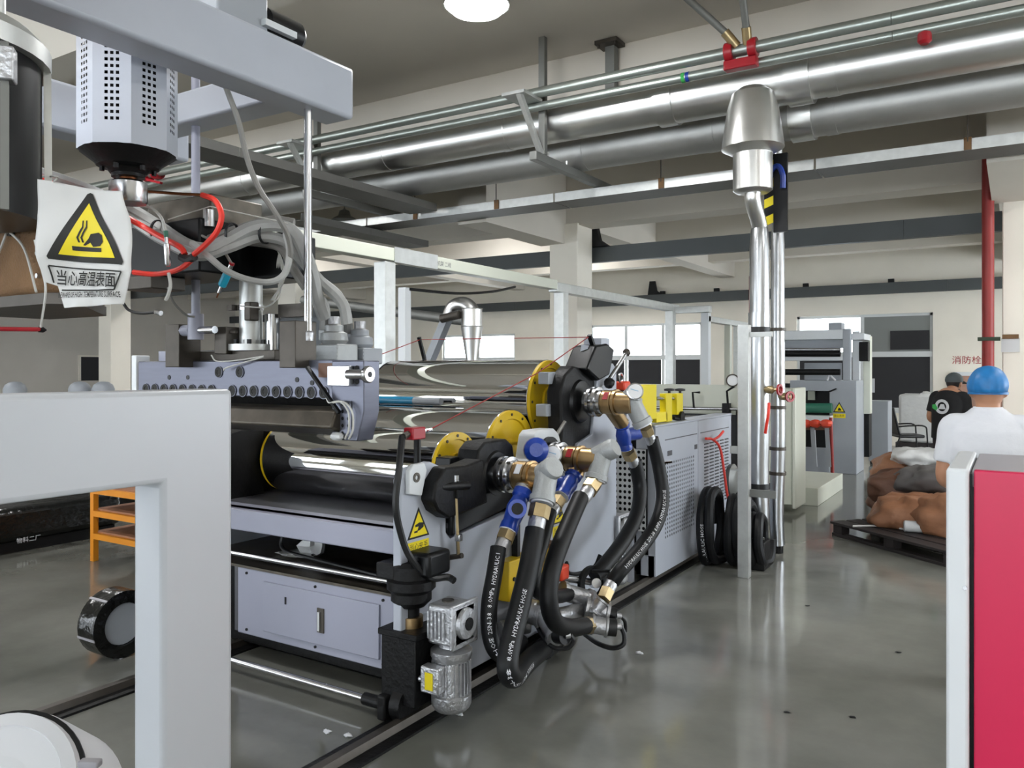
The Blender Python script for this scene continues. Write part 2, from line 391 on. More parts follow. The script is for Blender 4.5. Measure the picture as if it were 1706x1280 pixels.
part(D2, 'fitting_band', 'alu_duct', ring((-1.75, 7.72, 4.03), (1, 0, 0), .19, .225, .2, 36))
# the drop: cone, drum, elbow, two clad risers
q = sy(1254, 240, 6.98)
cx, cy = q.x, 6.98
DR = thing('duct_drop', 'silver cone and drum dropping from the large duct', 'duct', (cx, cy, 3.2))
part(DR, 'cone', 'alu_duct', lathe((cx, cy, 3.6), (0, 0, 1), [(.262, 0), (.254, .07), (.215, .34), (.175, .47), (.11, .52)], 32))
part(DR, 'rim', 'alu_duct', lathe((cx, cy, 3.55), (0, 0, 1), [(.17, 0), (.262, .05)], 32))
part(DR, 'drum', 'alu_duct', lathe((cx, cy, 3.215), (0, 0, 1), [(.13, 0), (.166, .025), (.166, .34)], 32))
pb = sz(1272, 925, 0)                                   # foot of the near riser
xa, ya = pb.x + .03, pb.y - .25
RS = thing('clad_riser_pipe', 'thick silver foil clad riser pipe below the cone', 'pipe', (xa, ya, 0))
part(RS, 'elbow', 'alu_duct', tube([(cx, cy, 3.24), (cx, cy, 3.17), (cx * .75 + xa * .25, cy * .75 + ya * .25, 3.1), (cx * .3 + xa * .7, cy * .3 + ya * .7, 3.03), (xa, ya, 2.96), (xa, ya, 2.9)], .068, 18))
part(RS, 'upper_cladding', 'alu_wrap', lathe((xa, ya, 2.2), (0, 0, 1), [(.086, 0), (.086, .55), (.076, .72), (.066, .76)], 20))
part(RS, 'middle_cladding', 'alu_wrap', cyl((xa - .005, ya, 1.2), (xa - .005, ya, 2.2), .093, n=20))
part(RS, 'lower_cladding', 'alu_wrap', tube([(xa - .01, ya, .66), (xa - .012, ya, .9), (xa - .006, ya, 1.2)], .093, 20))
part(RS, 'foot_cladding', 'alu_wrap', tube([(xa, ya, .2), (xa + .012, ya, .35), (xa + .006, ya, .5), (xa - .01, ya, .66)], lambda s: .066 + .014 * s, 18))
for z in (2.02, .64): part(RS, 'clamp', 'black_plastic', ring((xa - .008, ya, z), (0, 0, 1), .08, .1, .05, 20))
part(RS, 'base_stub', 'black_iron', cyl((xa, ya, 0), (xa, ya, .22), .055))
xb, yb = xa + .055, ya + .42
RB = thing('clad_riser_pipe', 'thinner silver foil clad riser with a red valve wheel', 'pipe', (xb, yb, 0))
part(RB, 'upper_cladding', 'alu_wrap', lathe((xb, yb, 1.95), (0, 0, 1), [(.062, 0), (.062, .9), (.05, 1.1)], 18))
part(RB, 'top_stub', 'alu_wrap', cyl((xb, yb, 3.0), (xb, yb, 3.95), .042))
part(RB, 'lower_cladding', 'alu_wrap', tube([(xb, yb, .07), (xb - .01, yb, .4), (xb + .004, yb, 1.0), (xb, yb, 1.95)], .064, 18))
part(RB, 'base_stub', 'black_iron', cyl((xb, yb, 0), (xb, yb, .08), .05))
for z in (2.05, 1.33, .95, .72): part(RB, 'clamp', 'steel_dark', ring((xb, yb, z), (0, 0, 1), .058, .076, .03, 18))
def valve(par, p, d):
    p, d = Vector(p), Vector(d).normalized()
    part(par, 'valve_body', 'brass_nut', lathe(p, d, [(.02, 0), (.035, .03), (.035, .07), (.015, .09), (.012, .14)], 12))
    w = part(par, 'valve_wheel', 'red_paint', ring(p + d * .13, d, .032, .05, .016, 20))
    part(w, 'spoke', 'red_paint', bar(p + d * .138 + Vector((0, 0, -.04)), p + d * .138 + Vector((0, 0, .04)), .012, .01))
valve(RB, (xb + .03, yb - .05, 1.45), (.8, -.6, 0)); valve(RS, (xa + .06, ya - .05, 1.52), (.9, -.2, 0))
# striped inspection box beside the drum
q = sy(1293, 300, 7.35)
SB = thing('striped_box', 'black panel with yellow and black hazard stripes behind the drum', 'box', (q.x, 7.35, 2.95))
part(SB, 'back_panel', 'black_paint', box(q.x - .02, q.x + .1, 7.33, 7.37, 2.92, 3.62))
for k in range(8):
    part(SB, 'stripe', 'yellow_bright' if k % 2 == 0 else 'black_paint', slab((q.x - .1, 7.33, 2.98 + .08 * k), (1, 0, 0), (0, 0, 1), [(0, 0), (.08, .03), (.08, .11), (0, .08)], -.01))
part(SB, 'blue_ribbon', 'blue_cast', tube([(q.x - .08, 7.3, 3.42), (q.x + .02, 7.29, 3.5), (q.x + .07, 7.29, 3.42), (q.x + .07, 7.3, 3.3)], .025, 8))
# galvanised pipes
def pipe(label, y, z, r, x0, x1, sleeves=()):
    t = thing('galvanised_pipe', label, 'pipe', (x0, y, z), 'galvanised pipes along the ducts')
    n = 4
    for k in range(n): part(t, 'pipe_length', 'pipe_steel', cyl((x0 + (x1 - x0) * k / n, y, z), (x0 + (x1 - x0) * (k + 1) / n - .004, y, z), r, n=18))
    return t
P1 = pipe('upper galvanised pipe running over the large duct', 6.8, 4.40, .05, X0, X1)
P2 = pipe('lower thinner galvanised pipe under the upper one', 6.86, 4.285, .042, X0, X1)
b0 = sy(1140, 121, 6.86)
part(P2, 'green_band', 'logo_green', ring((b0.x - .02, 6.86, 4.285), (1, 0, 0), .04, .045, .03, 18))
part(P2, 'blue_band', 'blue_cast', ring((b0.x + .02, 6.86, 4.285), (1, 0, 0), .04, .045, .03, 18))
# red sprinkler tee and branch pipes
q = sy(1232, 90, 6.75)
RT = thing('sprinkler_coupling', 'red grooved pipe coupling clamped on the galvanised pipes', 'coupling', (q.x, 6.75, 4.2))
for dx in (-.1, .1): part(RT, 'clamp_half', 'red_paint', ring((q.x + dx - .035, 6.8, 4.40), (1, 0, 0), .045, .082, .07, 18), bev=.006)
part(RT, 'clamp_base', 'red_paint', box(q.x - .14, q.x + .14, 6.75, 6.85, 4.24, 4.32), bev=.01)
for k, (dx, tx) in enumerate(((-.03, -.55), (.06, .1))):
    a = Vector((q.x + dx, 6.78, 4.46)); b = Vector((q.x + tx, 6.35, 5.0))
    part(RT, 'threaded_joint', 'brass_nut', cyl(a - V(0, 0, .03), a + (b - a) * .16, .04, n=12))
    part(RT, 'branch_pipe', 'galv_dark', cyl(a + (b - a) * .12, b, .03, n=12))
q = sy(1537, 47, 6.7)
solo('sprinkler', 'small red sprinkler fitting on the galvanised pipe', 'sprinkler', 'red_paint', lathe((q.x, 6.86, 4.225), (0, 0, 1), [(.03, -.05), (.05, -.03), (.05, .03), (.03, .05)], 14))
# another coupling far left, behind the motor column
q = sy(255, 290, 6.8)
t = thing('sprinkler_coupling', 'red pipe coupling seen beside the hanging motor shaft', 'coupling', (q.x, 6.8, 4.3))
for dx in (-.12, .1): part(t, 'clamp_half', 'red_paint', ring((q.x + dx - .05, 6.8, 4.4), (1, 0, 0), .048, .09, .1, 16))
part(t, 'lever', 'red_paint', bar((q.x, 6.72, 4.3), (q.x + .3, 6.72, 4.22), .04, .03))
# hangers
def hanger(label, x, y0, y1, ypost, z):
    t = thing('pipe_hanger', label, 'bracket', (x, ypost, z), 'steel duct hangers')
    part(t, 'post', 'galv_dark', box(x - .035, x + .035, ypost - .03, ypost + .03, z, ZC), bev=.004)
    part(t, 'arm', 'galv_dark', box(x - .04, x + .04, y0, y1, z - .09, z - .005), bev=.005)
    part(t, 'brace', 'galv', bar((x - .02, ypost - .42, z + .5), (x, ypost - .02, z - .02), .05, .05))
    part(t, 'pipe_cradle', 'galv', box(x - .2, x + .05, ypost - .45, ypost - .1, z + .49, z + .52))
    for y in (7.05, 7.45): part(t, 'bolt', 'galv', cyl((x, y, z - .02), (x, y, z + .05), .012, n=8))
hanger('steel hanger with arm below the ducts near the lamp', -3.98, 6.75, 8.6, 6.95, 3.83)
hanger('steel hanger and brace at the dark tray', -7.1, 6.75, 8.6, 6.95, 3.83)
q = sy(1012, 60, 7.35)
t = thing('ceiling_strut', 'dark steel strut with ceiling plate above the large duct', 'strut', (q.x, 7.4, 4.38))
part(t, 'post', 'galv_dark', box(q.x - .05, q.x + .05, 7.4, 7.5, 4.42, 5.0)); part(t, 'ceiling_plate', 'steel_dark', box(q.x - .12, q.x + .12, 7.3, 7.51, 4.96, 5.0))
for dx in (-.09, .09): part(t, 'anchor_bolt', 'steel_dark', cyl((q.x + dx, 7.33, 4.93), (q.x + dx, 7.33, 4.97), .014, n=8))
# cable trays
def tray(name, label, a, b, w, h, cuts, axis, sm='galv'):
    t = thing(name, label, 'cable tray', (a[0], a[1], a[2]), 'cable trays under the ceiling')
    n = cuts
    for k in range(n):
        p = Vector(a).lerp(Vector(b), k / n); q = Vector(a).lerp(Vector(b), (k + 1) / n - .001)
        if axis == 'x':
            part(t, 'tray_floor', 'tray_dark', box(p.x, q.x, p.y - w / 2, p.y + w / 2, p.z, p.z + .006))
            part(t, 'tray_side', sm, box(p.x, q.x, p.y - w / 2 - .004, p.y - w / 2, p.z, p.z + h)); part(t, 'tray_side', sm, box(p.x, q.x, p.y + w / 2, p.y + w / 2 + .004, p.z, p.z + h))
        else:
            part(t, 'tray_floor', 'tray_dark', box(p.x - w / 2, p.x + w / 2, p.y, q.y, p.z, p.z + .006))
            part(t, 'tray_side', sm, box(p.x - w / 2 - .004, p.x - w / 2, p.y, q.y, p.z, p.z + h)); part(t, 'tray_side', sm, box(p.x + w / 2, p.x + w / 2 + .004, p.y, q.y, p.z, p.z + h))
    return t
CT = tray('cable_tray', 'long galvanised cable tray crossing below the ducts', (-16, 8.35, 3.63), (X1, 8.35, 3.63), .42, .1, 8, 'x')
for x in (-6.55, -5.3, -3.2, -.35, 1.2):
    part(CT, 'hanging_rod', 'steel_dark', cyl((x, 8.12, 3.7), (x, 8.12, ZC), .006, n=6)); part(CT, 'splice_plate', 'burlap', box(x - .03, x + .03, 8.118, 8.135, 3.63, 3.74))
tray('cable_tray', 'dark cable tray running lengthwise towards the crossing tray', (-6.35, 2.0, 3.68), (-6.35, 8.05, 3.68), .42, .09, 4, 'y', 'tray_dark')
tray('cable_tray', 'short dark tray below the ducts beside the lengthwise tray', (-7.5, 6.9, 3.5), (-7.5, 9.4, 3.5), .35, .09, 2, 'y', 'tray_dark')
def steel_beam(label, y, z, h):
    t = thing('steel_channel', label, 'steel channel', (X0, y, z), 'blue-grey steel channels')
    xs = [X0, -18, -12, -6.3, -1.2, X1]
    for a, b in zip(xs[:-1], xs[1:]): part(t, 'channel_length', 'channel_blue', box(a, b - .004, y - .05, y + .05, z, z + h))
    return t
mat('channel_blue', '4a4e4f', .5, .1, var=.06, scale=2)
SB1 = steel_beam('blue-grey steel channel fixed behind the concrete columns', 11.42, 3.37, .24)
part(SB1, 'bracket', 'black_iron', prism([(-5.7, 3.6), (-5.3, 3.6), (-5.45, 3.7), (-5.5, 3.92), (-5.68, 3.92)], 'y', 11.26, 11.37))
SB2 = steel_beam('blue-grey steel channel along the window wall', 19.4, 3.36, .24)
for x in (-9, -7.6, -6.2, -4.1, -2.3, 0): part(SB2, 'clip', 'black_iron', box(x - .06, x + .06, 19.35, 19.45, 3.6, 3.68))
part(SB2, 'bracket', 'black_iron', prism([(-8.0, 3.6), (-7.6, 3.6), (-7.75, 3.7), (-7.8, 3.95), (-7.95, 3.95)], 'y', 19.38, 19.43))
lamp(-9.1, 9.5, 4.02, 'unlit lamp shade hanging over the white portal frame', on=False, r=.2)
# red standpipes
q = sy(1646, 400, 10.6)
RP = thing('fire_standpipe', 'red fire standpipe beside the column near the capped worker', 'pipe', (q.x, 10.6, 0))
part(RP, 'riser', 'red_pipe', cyl((q.x, 10.6, .0), (q.x, 10.6, 4.1), .062)); part(RP, 'bracket', 'strap_green', box(q.x - .1, q.x + .12, 10.52, 10.68, 2.02, 2.06))
q = sy(1252, 560, 19.2)
RP = thing('fire_standpipe', 'thin red pipe on the far wall behind the silver risers', 'pipe', (q.x, 19.2, 0))
part(RP, 'riser', 'red_pipe', cyl((q.x, 19.2, 0), (q.x, 19.2, 3.9), .06)); part(RP, 'collar', 'steel_dark', ring((q.x, 19.2, 2.3), (0, 0, 1), .05, .09, .05))
# wall writing above the hydrant cabinet, hydrant cabinet, notice on the column
q = sy(1613, 601, Y1)
text(wb, 'hydrant_lettering', '消防栓', .185, (q.x - .03, Y1 - .004, q.z), (1, 0, 0), (0, 0, 1), 'red_paint')
a = sy(1588, 620, Y1); b = sy(1690, 690, Y1)
HC = thing('hydrant_cabinet', 'white framed hydrant cabinet below red wall writing', 'cabinet', (a.x, Y1 - .1, b.z))
part(HC, 'cabinet_frame', 'gloss_white', box(a.x, b.x, Y1 - .12, Y1, .75, a.z)); part(HC, 'poster', 'poster', box(a.x + .08, b.x - .08, Y1 - .13, Y1 - .12, .85, a.z - .08))
q = sy(1690, 572, 10.74)
t = thing('notice_sheet', 'small paper notice taped on the column', 'notice', (q.x, 10.74, q.z - .1))
part(t, 'sheet', 'notice', box(-.13, .05, 10.735, 10.745, q.z - .1, q.z + .06)); part(t, 'clip_strip', 'burlap', box(-.12, .04, 10.725, 10.735, q.z + .05, q.z + .1))
# dark wall box on the left wall
a = sx(130, 592, X0); b = sx(166, 634, X0)
t = thing('wall_box', 'dark square wall box beside the far column', 'wall box', (X0, a.y, b.z)); part(t, 'frame', 'wall_paint', box(X0, X0 + .06, a.y, b.y, b.z, a.z)); part(t, 'recess_panel', 'blind', box(X0 + .06, X0 + .07, a.y + .06, b.y, b.z, a.z - .05))
# ------------------------------------------------------------------ floor rails
def rail(x, label):
    t = thing('floor_rail', label, 'rail', (x, 0, 0), 'machine rails on the floor')
    part(t, 'rail_base', 'black_iron', box(x - .1, x + .1, -2, 9.2, 0, .012)); part(t, 'rail_head', 'steel_dark', prism([(x - .03, .012), (x + .03, .012), (x + .022, .045), (x - .022, .045)], 'y', -2, 9.2))
rail(-2.46, 'dark floor rail under the hose side of the roller stand'); rail(-4.02, 'dark floor rail under the far side of the roller stand')

# ------------------------------------------------------------------ roller stand (calender)
XR, XL = -2.75, -4.12
CA = thing('roller_stand', 'white framed three-roller calender stand with polished chrome rollers', 'machine', (-3.4, 3.0, 0))
side = [(2.97, .08), (2.97, 1.17), (3.02, 1.22), (3.2, 1.235), (3.32, 1.19), (3.33, .86), (3.37, .82), (3.9, .87), (4.03, .9), (4.1, 1.0), (4.7, 1.0), (4.8, 1.2), (5.02, 1.25), (5.12, 1.72), (5.36, 1.74), (5.42, 1.7), (5.42, .5), (5.3, .25), (5.05, .08)]
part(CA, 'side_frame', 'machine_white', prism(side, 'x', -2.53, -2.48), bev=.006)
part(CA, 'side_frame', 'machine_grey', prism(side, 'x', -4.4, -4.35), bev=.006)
part(CA, 'inner_plate', 'black_paint', prism([(3.25, .7), (3.25, 1.0), (4.2, 1.05), (4.2, .7)], 'x', -2.62, -2.55))
# lifting eye block on the near corner
lb = part(CA, 'corner_block', 'gloss_white', prism([(3.0, 1.1), (3.0, 1.21), (3.04, 1.24), (3.12, 1.24), (3.14, 1.2), (3.1, 1.08)], 'x', -2.48, -2.455), bev=.005)
part(lb, 'eye_hole', 'steel_dark', ring((-2.456, 3.055, 1.175), (1, 0, 0), .012, .024, .006, 16))
ROLLS = [(3.77, 1.115, .225), (4.36, 1.15, .29), (4.87, 1.48, .285)]
for k, (y, z, r) in enumerate(ROLLS):
    ro = part(CA, 'roller', 'chrome', lathe((XL, y, z), (1, 0, 0), [(r - .006, 0), (r, .004), (r, XR - XL - .004), (r - .006, XR - XL)], 72), label='polished chrome roller')
    fl = part(ro, 'end_flange', 'yellow_paint', lathe((XR, y, z), (1, 0, 0), [(r - .004, 0), (r - .004, .022), (r * .8, .024), (r * .78, .012), (.1, .012), (.1, .03)], 48), label='yellow end flange')
    part(ro, 'end_flange', 'yellow_paint' if k == 0 else 'black_iron', lathe((XL, y, z), (-1, 0, 0), [(r - .003, 0), (r - .003, .02), (.1, .02)], 48), label='yellow end flange')
    b0 = None
    for i in range(12):
        a = 2 * math.pi * i / 12; p = (XR + .022, y + r * .89 * math.cos(a), z + r * .89 * math.sin(a))
        if b0 is None: b0 = part(ro, 'flange_bolt', 'steel_dark', cyl(p, (p[0] + .006, p[1], p[2]), .009, n=8)); p0 = p
        else: clone(b0, ro, (p[0] - p0[0], p[1] - p0[1], p[2] - p0[2]))
    part(ro, 'journal', 'steel', cyl((XR, y, z), (-2.5, y, z), .07)); part(ro, 'journal', 'steel', cyl((-4.38, y, z), (XL, y, z), .07))
# bearing housings
def housing(k, poly, x0, x1, m='black_iron'):
    return part(CA, 'bearing_housing', m, prism(poly, 'x', x0, x1), bev=.012)
def octo(y, z, r, n=10, a0=.2): return [(y + r * math.cos(a0 + 6.2832 * i / n), z + r * math.sin(a0 + 6.2832 * i / n)) for i in range(n)]
y, z, r = ROLLS[0]
h0 = housing(0, [(3.55, .9), (3.55, 1.12), (3.6, 1.26), (3.66, 1.3), (3.88, 1.3), (3.95, 1.26), (4.0, 1.05), (3.95, .9)], -2.6, -2.46)
part(h0, 'bearing_cover', 'black_paint', lathe((-2.46, y, z), (1, 0, 0), [(.13, 0), (.12, .012), (.09, .014)], 24))
p = sx(715, 800, -2.42)
part(CA, 'black_bracket', 'black_iron', prism([(3.12, 1.06), (3.14, 1.14), (3.22, 1.21), (3.4, 1.2), (3.55, 1.22), (3.6, .98), (3.4, .96), (3.25, .95), (3.16, 1.0)], 'x', -2.52, -2.4), bev=.012)
part(CA, 'clamp_block', 'black_paint', box(-2.68, -2.58, 3.5, 3.6, 1.14, 1.22), bev=.006)
part(CA, 'under_bearing_guard', 'black_paint', prism([(3.34, .84), (3.34, 1.0), (4.05, 1.06), (4.05, .93)], 'x', -2.48, -2.45), bev=.01)
y, z, r = ROLLS[1]
h1 = part(CA, 'bearing_housing', 'gloss_white', prism([(4.1, 1.02), (4.1, 1.13), (4.16, 1.16), (4.2, 1.3), (4.24, 1.325), (4.44, 1.325), (4.5, 1.29), (4.56, 1.18), (4.62, 1.15), (4.62, 1.02)], 'x', -2.58, -2.46), bev=.012, label='white bearing housing')
part(h1, 'bearing_ring', 'black_paint', ring((-2.46, y, z), (1, 0, 0), .08, .13, .02, 28))
part(h1, 'grease_nipple', 'steel', cyl((-2.5, 4.52, 1.26), (-2.47, 4.6, 1.36), .014, n=8))
part(CA, 'slide_block', 'black_paint', box(-2.6, -2.44, 4.02, 4.24, 1.0, 1.1), bev=.008)
y, z, r = ROLLS[2]
h2 = part(CA, 'bearing_housing', 'black_iron', prism([(4.6, 1.18), (4.62, 1.3), (4.6, 1.55), (4.66, 1.66), (4.78, 1.72), (4.96, 1.7), (5.1, 1.62), (5.14, 1.45), (5.08, 1.3), (4.98, 1.16), (4.85, 1.05), (4.7, 1.02)], 'x', -2.61, -2.5), bev=.014)
part(h2, 'bearing_cover', 'black_paint', lathe((-2.5, y, z), (1, 0, 0), [(.15, 0), (.14, .02), (.1, .024)], 24))
for dz, dy in ((.13, -.24), (-.08, -.27)): part(h2, 'lug', 'machine_grey', box(-2.66, -2.58, 4.87 + dy - .05, 4.87 + dy + .05, 1.5 + dz - .03, 1.5 + dz + .05), bev=.005)
a = part(CA, 'clamp_lever', 'black_paint', prism([(4.86, 1.7), (5.0, 1.86), (5.18, 1.88), (5.3, 1.84), (5.22, 1.66), (5.05, 1.62)], 'x', -2.62, -2.44), bev=.012)
part(a, 'cylinder_rod', 'steel', cyl((-2.44, 5.2, 1.62), (-2.4, 5.42, 1.82), .016, n=10)); part(a, 'rod_end', 'steel_dark', blob((-2.4, 5.42, 1.82), .03, 1, 10)); part(a, 'rod_end', 'black_iron', blob((-2.43, 5.18, 1.6), .04, 3, 10))
part(a, 'top_block', 'machine_white', box(-2.6, -2.46, 5.12, 5.26, 1.86, 1.92), bev=.006)
# left end bearing blocks
for (y, z, r) in ROLLS: part(CA, 'bearing_housing', 'black_iron', box(-4.36, -4.18, y - .2, y + .2, z - .22, z + .2), bev=.015)
part(CA, 'left_guard', 'black_iron', prism([(3.3, .78), (3.25, 1.28), (3.6, 1.36), (3.6, .82)], 'x', -4.34, -4.16), bev=.01)
# cross members
part(CA, 'front_beam', 'lilac_white', box(-4.35, -2.53, 3.06, 3.16, .78, .9), bev=.008)
part(CA, 'drip_tray', 'plate_dark', box(-4.35, -2.54, 3.16, 4.6, .86, .885))
part(CA, 'tray_lip', 'lilac_white', box(-4.35, -2.53, 3.1, 3.22, .885, .9))
bd = part(CA, 'base_cover', 'lilac_white', box(-3.83, -2.62, 3.12, 3.16, .17, .55), bev=.006)
part(bd, 'base_cover_side', 'plate_dark', box(-3.88, -3.83, 3.14, 4.9, .17, .55))
dr = part(bd, 'cover_door', 'lilac_white', box(-3.6, -2.74, 3.106, 3.12, .22, .5), bev=.003)
part(dr, 'handle_recess', 'steel_dark', box(-3.17, -3.12, 3.1, 3.107, .29, .42)); part(dr, 'handle_latch', 'galv', box(-3.16, -3.145, 3.092, 3.101, .3, .4)); part(dr, 'key_slot', 'black_paint', box(-3.42, -3.41, 3.101, 3.107, .4, .44))
for x in (-3.75, -3.2, -2.72):
    for zz in (.2, .525): part(bd, 'screw', 'black_iron', cyl((x, 3.113, zz), (x, 3.121, zz), .008, n=8))
part(CA, 'deck_plate', 'dirty_steel', box(-4.3, -2.56, 3.12, 5.2, .55, .565))
part(CA, 'underside_shade_block', 'black_iron', box(-4.28, -2.58, 3.3, 4.7, .03, .5), bev=.01)  # black box added to darken the underside of the stand
part(CA, 'dark_interior_board', 'black_paint', box(-4.3, -2.56, 4.7, 4.74, .1, .98))  # black board added as the shaded interior background
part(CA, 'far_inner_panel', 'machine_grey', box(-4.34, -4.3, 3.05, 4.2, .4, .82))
part(CA, 'tie_rod', 'steel', cyl((-4.35, 3.08, .64), (-2.56, 3.08, .64), .014, n=12)); part(CA, 'wheel_axle', 'steel', cyl((-4.3, 2.98, .075), (-2.72, 2.98, .075), .017, n=12)); part(CA, 'axle_sleeve', 'black_iron', cyl((-2.72, 2.98, .075), (-2.5, 2.98, .075), .03, n=12))
# cables and debris on the deck
part(CA, 'deck_cable', 'black_plastic', tube([(-3.9, 3.5, .84), (-3.82, 3.45, .7), (-3.78, 3.42, .6), (-3.5, 3.4, .58), (-2.8, 3.3, .58)], .012, 8))
solo('crumpled_paper', 'crumpled pale paper lying inside the roller stand', 'paper', 'notice', blob((-3.62, 3.5, .635), .075, 5, 12, .35, (1, .8, 1.1)))
solo('crumpled_paper', 'flattened scrap of grey film on the machine deck', 'paper', 'film_white', blob((-3.7, 3.45, .578), .09, 9, 12, .3, (1.4, .9, .13)))
# warning decals on the near frame
def pinch_decal(par, u, v, X):
    p = sx(u, v, X); ey, ez = Vector((0, 1, 0)), Vector((0, 0, 1)); s = .085
    o = Vector((X, p.y, p.z))
    part(par, 'warning_triangle', 'print_black', slab(o + V(0, -s, -s * .62), ey, ez, [(0, 0), (2 * s, 0), (s, s * 1.75)], .002))
    part(par, 'warning_triangle_field', 'sign_yellow', slab(o + V(.002, -s * .8, -s * .51), ey, ez, [(0, 0), (1.6 * s, 0), (s * .8, s * 1.4)], .001))
    part(par, 'hand_symbol', 'print_black', slab(o + V(.003, -s * .42, -s * .3), ey, ez, [(0, 0), (s * .3, 0), (s * .3, s * .08), (s * .5, s * .1), (s * .85, s * .25), (s * .85, s * .5), (s * .45, s * .55), (s * .1, s * .45), (s * .1, s * .33), (s * .4, s * .33), (s * .3, s * .12), (0, s * .1)], .001))
    part(par, 'caption_plate', 'sign_yellow', slab(o + V(0, -s * .95, -s * 1.6), ey, ez, [(0, 0), (1.9 * s, 0), (1.9 * s, s * .8), (0, s * .8)], .002))
    text(par, 'caption_lettering', '当心夹手', s * .42, o + V(.0022, 0, -s * 1.12), ey, ez, 'print_black'); text(par, 'caption_lettering', 'WARNING HANDS PINCHING', s * .13, o + V(.0022, 0, -s * 1.5), ey, ez, 'print_black')
    return o
pinch_decal(CA, 697, 878, -2.48); pinch_decal(CA, 931, 858, -2.48)
# front-left jack column
q = sx(690, 1100, -2.45); jx, jy = -2.49, 3.06
JK = thing('screw_jack', 'black screw jack column with a brass collar and floor wheel', 'jack', (jx, jy, 0))
part(JK, 'column_tube', 'black_iron', box(jx - .105, jx + .105, jy - .1, jy + .1, .1, .43), bev=.006); part(JK, 'column_cap', 'black_iron', box(jx - .12, jx + .12, jy - .11, jy + .11, .42, .45), bev=.005)
part(JK, 'brass_collar', 'brass', cyl((jx, jy, .45), (jx, jy, .5), .058)); part(JK, 'screw', 'black_iron', cyl((jx, jy, .5), (jx, jy, .58), .04))
part(JK, 'worm_housing', 'black_iron', lathe((jx, jy, .55), (0, 0, 1), [(.07, 0), (.1, .03), (.1, .07), (.12, .09), (.12, .13), (.1, .14), (.1, .2), (.085, .22)], 18)); part(JK, 'housing_arm', 'black_iron', box(jx - .15, jx + .02, jy - .09, jy + .05, .68, .76), bev=.01)
part(JK, 'mount_box', 'black_paint', box(jx - .02, jx + .14, jy - .04, jy + .14, .70, .82), bev=.02)
part(JK, 'floor_wheel', 'black_iron', cyl((jx - .03, jy - .05, .09), (jx + .03, jy - .05, .09), .085, n=20)); part(JK, 'wheel_fork', 'black_iron', box(jx - .1, jx - .05, jy - .14, jy + .05, .02, .14), bev=.01)
# gear motors
def gearmotor(name, label, x, y, z, s=1.0, deg=0):
    t = thing(name, label, 'gear motor', (x, y, z), 'gear motors of the jacks')
    L = lambda a, b, c: (x + a * s, y + b * s, z + c * s)
    bx = lambda a0, a1, b0, b1, c0, c1: box(x + a0 * s, x + a1 * s, y + b0 * s, y + b1 * s, z + c0 * s, z + c1 * s)
    g = part(t, 'gearbox', 'cast_silver', bx(-.08, .08, -.085, .085, .31, .5), bev=.014)
    for i in range(5): part(g, 'cooling_rib', 'cast_silver', bx(-.07 + .022 * i, -.062 + .022 * i, -.097, -.08, .34, .47))
    part(g, 'output_flange', 'cast_silver', lathe(L(.08, 0, .41), (1, 0, 0), [(.075 * s, 0), (.07 * s, .02 * s), (.045 * s, .022 * s)], 24)); part(g, 'shaft_bore', 'black_iron', cyl(L(.1, 0, .41), L(.108, 0, .41), .03 * s)); part(g, 'top_cap', 'steel_dark', cyl(L(-.02, 0, .5), L(-.02, 0, .506), .03 * s)); part(g, 'backplate', 'cast_silver', bx(.06, .08, -.1, .11, .3, .51), bev=.006)
    part(t, 'neck_flange', 'cast_silver', lathe(L(0, 0, .23), (0, 0, 1), [(.09 * s, 0), (.1 * s, .02 * s), (.1 * s, .045 * s), (.06 * s, .06 * s), (.06 * s, .09 * s)], 24))
    b = part(t, 'motor_body', 'cast_silver', cyl(L(0, 0, .07), L(0, 0, .235), .082 * s, n=24))
    f0 = None
    for i in range(26):
        a = 6.2832 * i / 26; q = [L(math.cos(a) * .08, math.sin(a) * .08, .075), L(math.cos(a) * .08, math.sin(a) * .08, .225)]
        part(b, 'cooling_fin', 'cast_silver', bar(q[0], q[1], .006 * s, .03 * s, (math.cos(a), math.sin(a), 0)))
    part(t, 'fan_cowl', 'cast_silver', lathe(L(0, 0, -.01), (0, 0, 1), [(.075 * s, 0), (.088 * s, .012 * s), (.096 * s, .03 * s), (.096 * s, .075 * s), (.088 * s, .082 * s)], 28))
    tb = part(t, 'terminal_box', 'cast_silver', bx(-.075, .03, -.145, -.085, .1, .225), bev=.008); part(tb, 'label_plate', 'sign_yellow', bx(-.045, .0, -.148, -.145, .12, .2)); part(tb, 'cable_gland', 'cast_silver', cyl(L(-.075, -.115, .15), L(-.1, -.115, .15), .014 * s, n=10))
    return t
q = sx(752, 1128, -2.28)
gearmotor('gear_motor', 'silver gear motor with yellow label hanging beside the screw jack', q.x, q.y, .09, 1.0)
q = sx(1045, 958, -2.42)
gearmotor('gear_motor', 'silver gear motor half hidden behind the black hoses', q.x - .1, q.y, .12, 1.0)
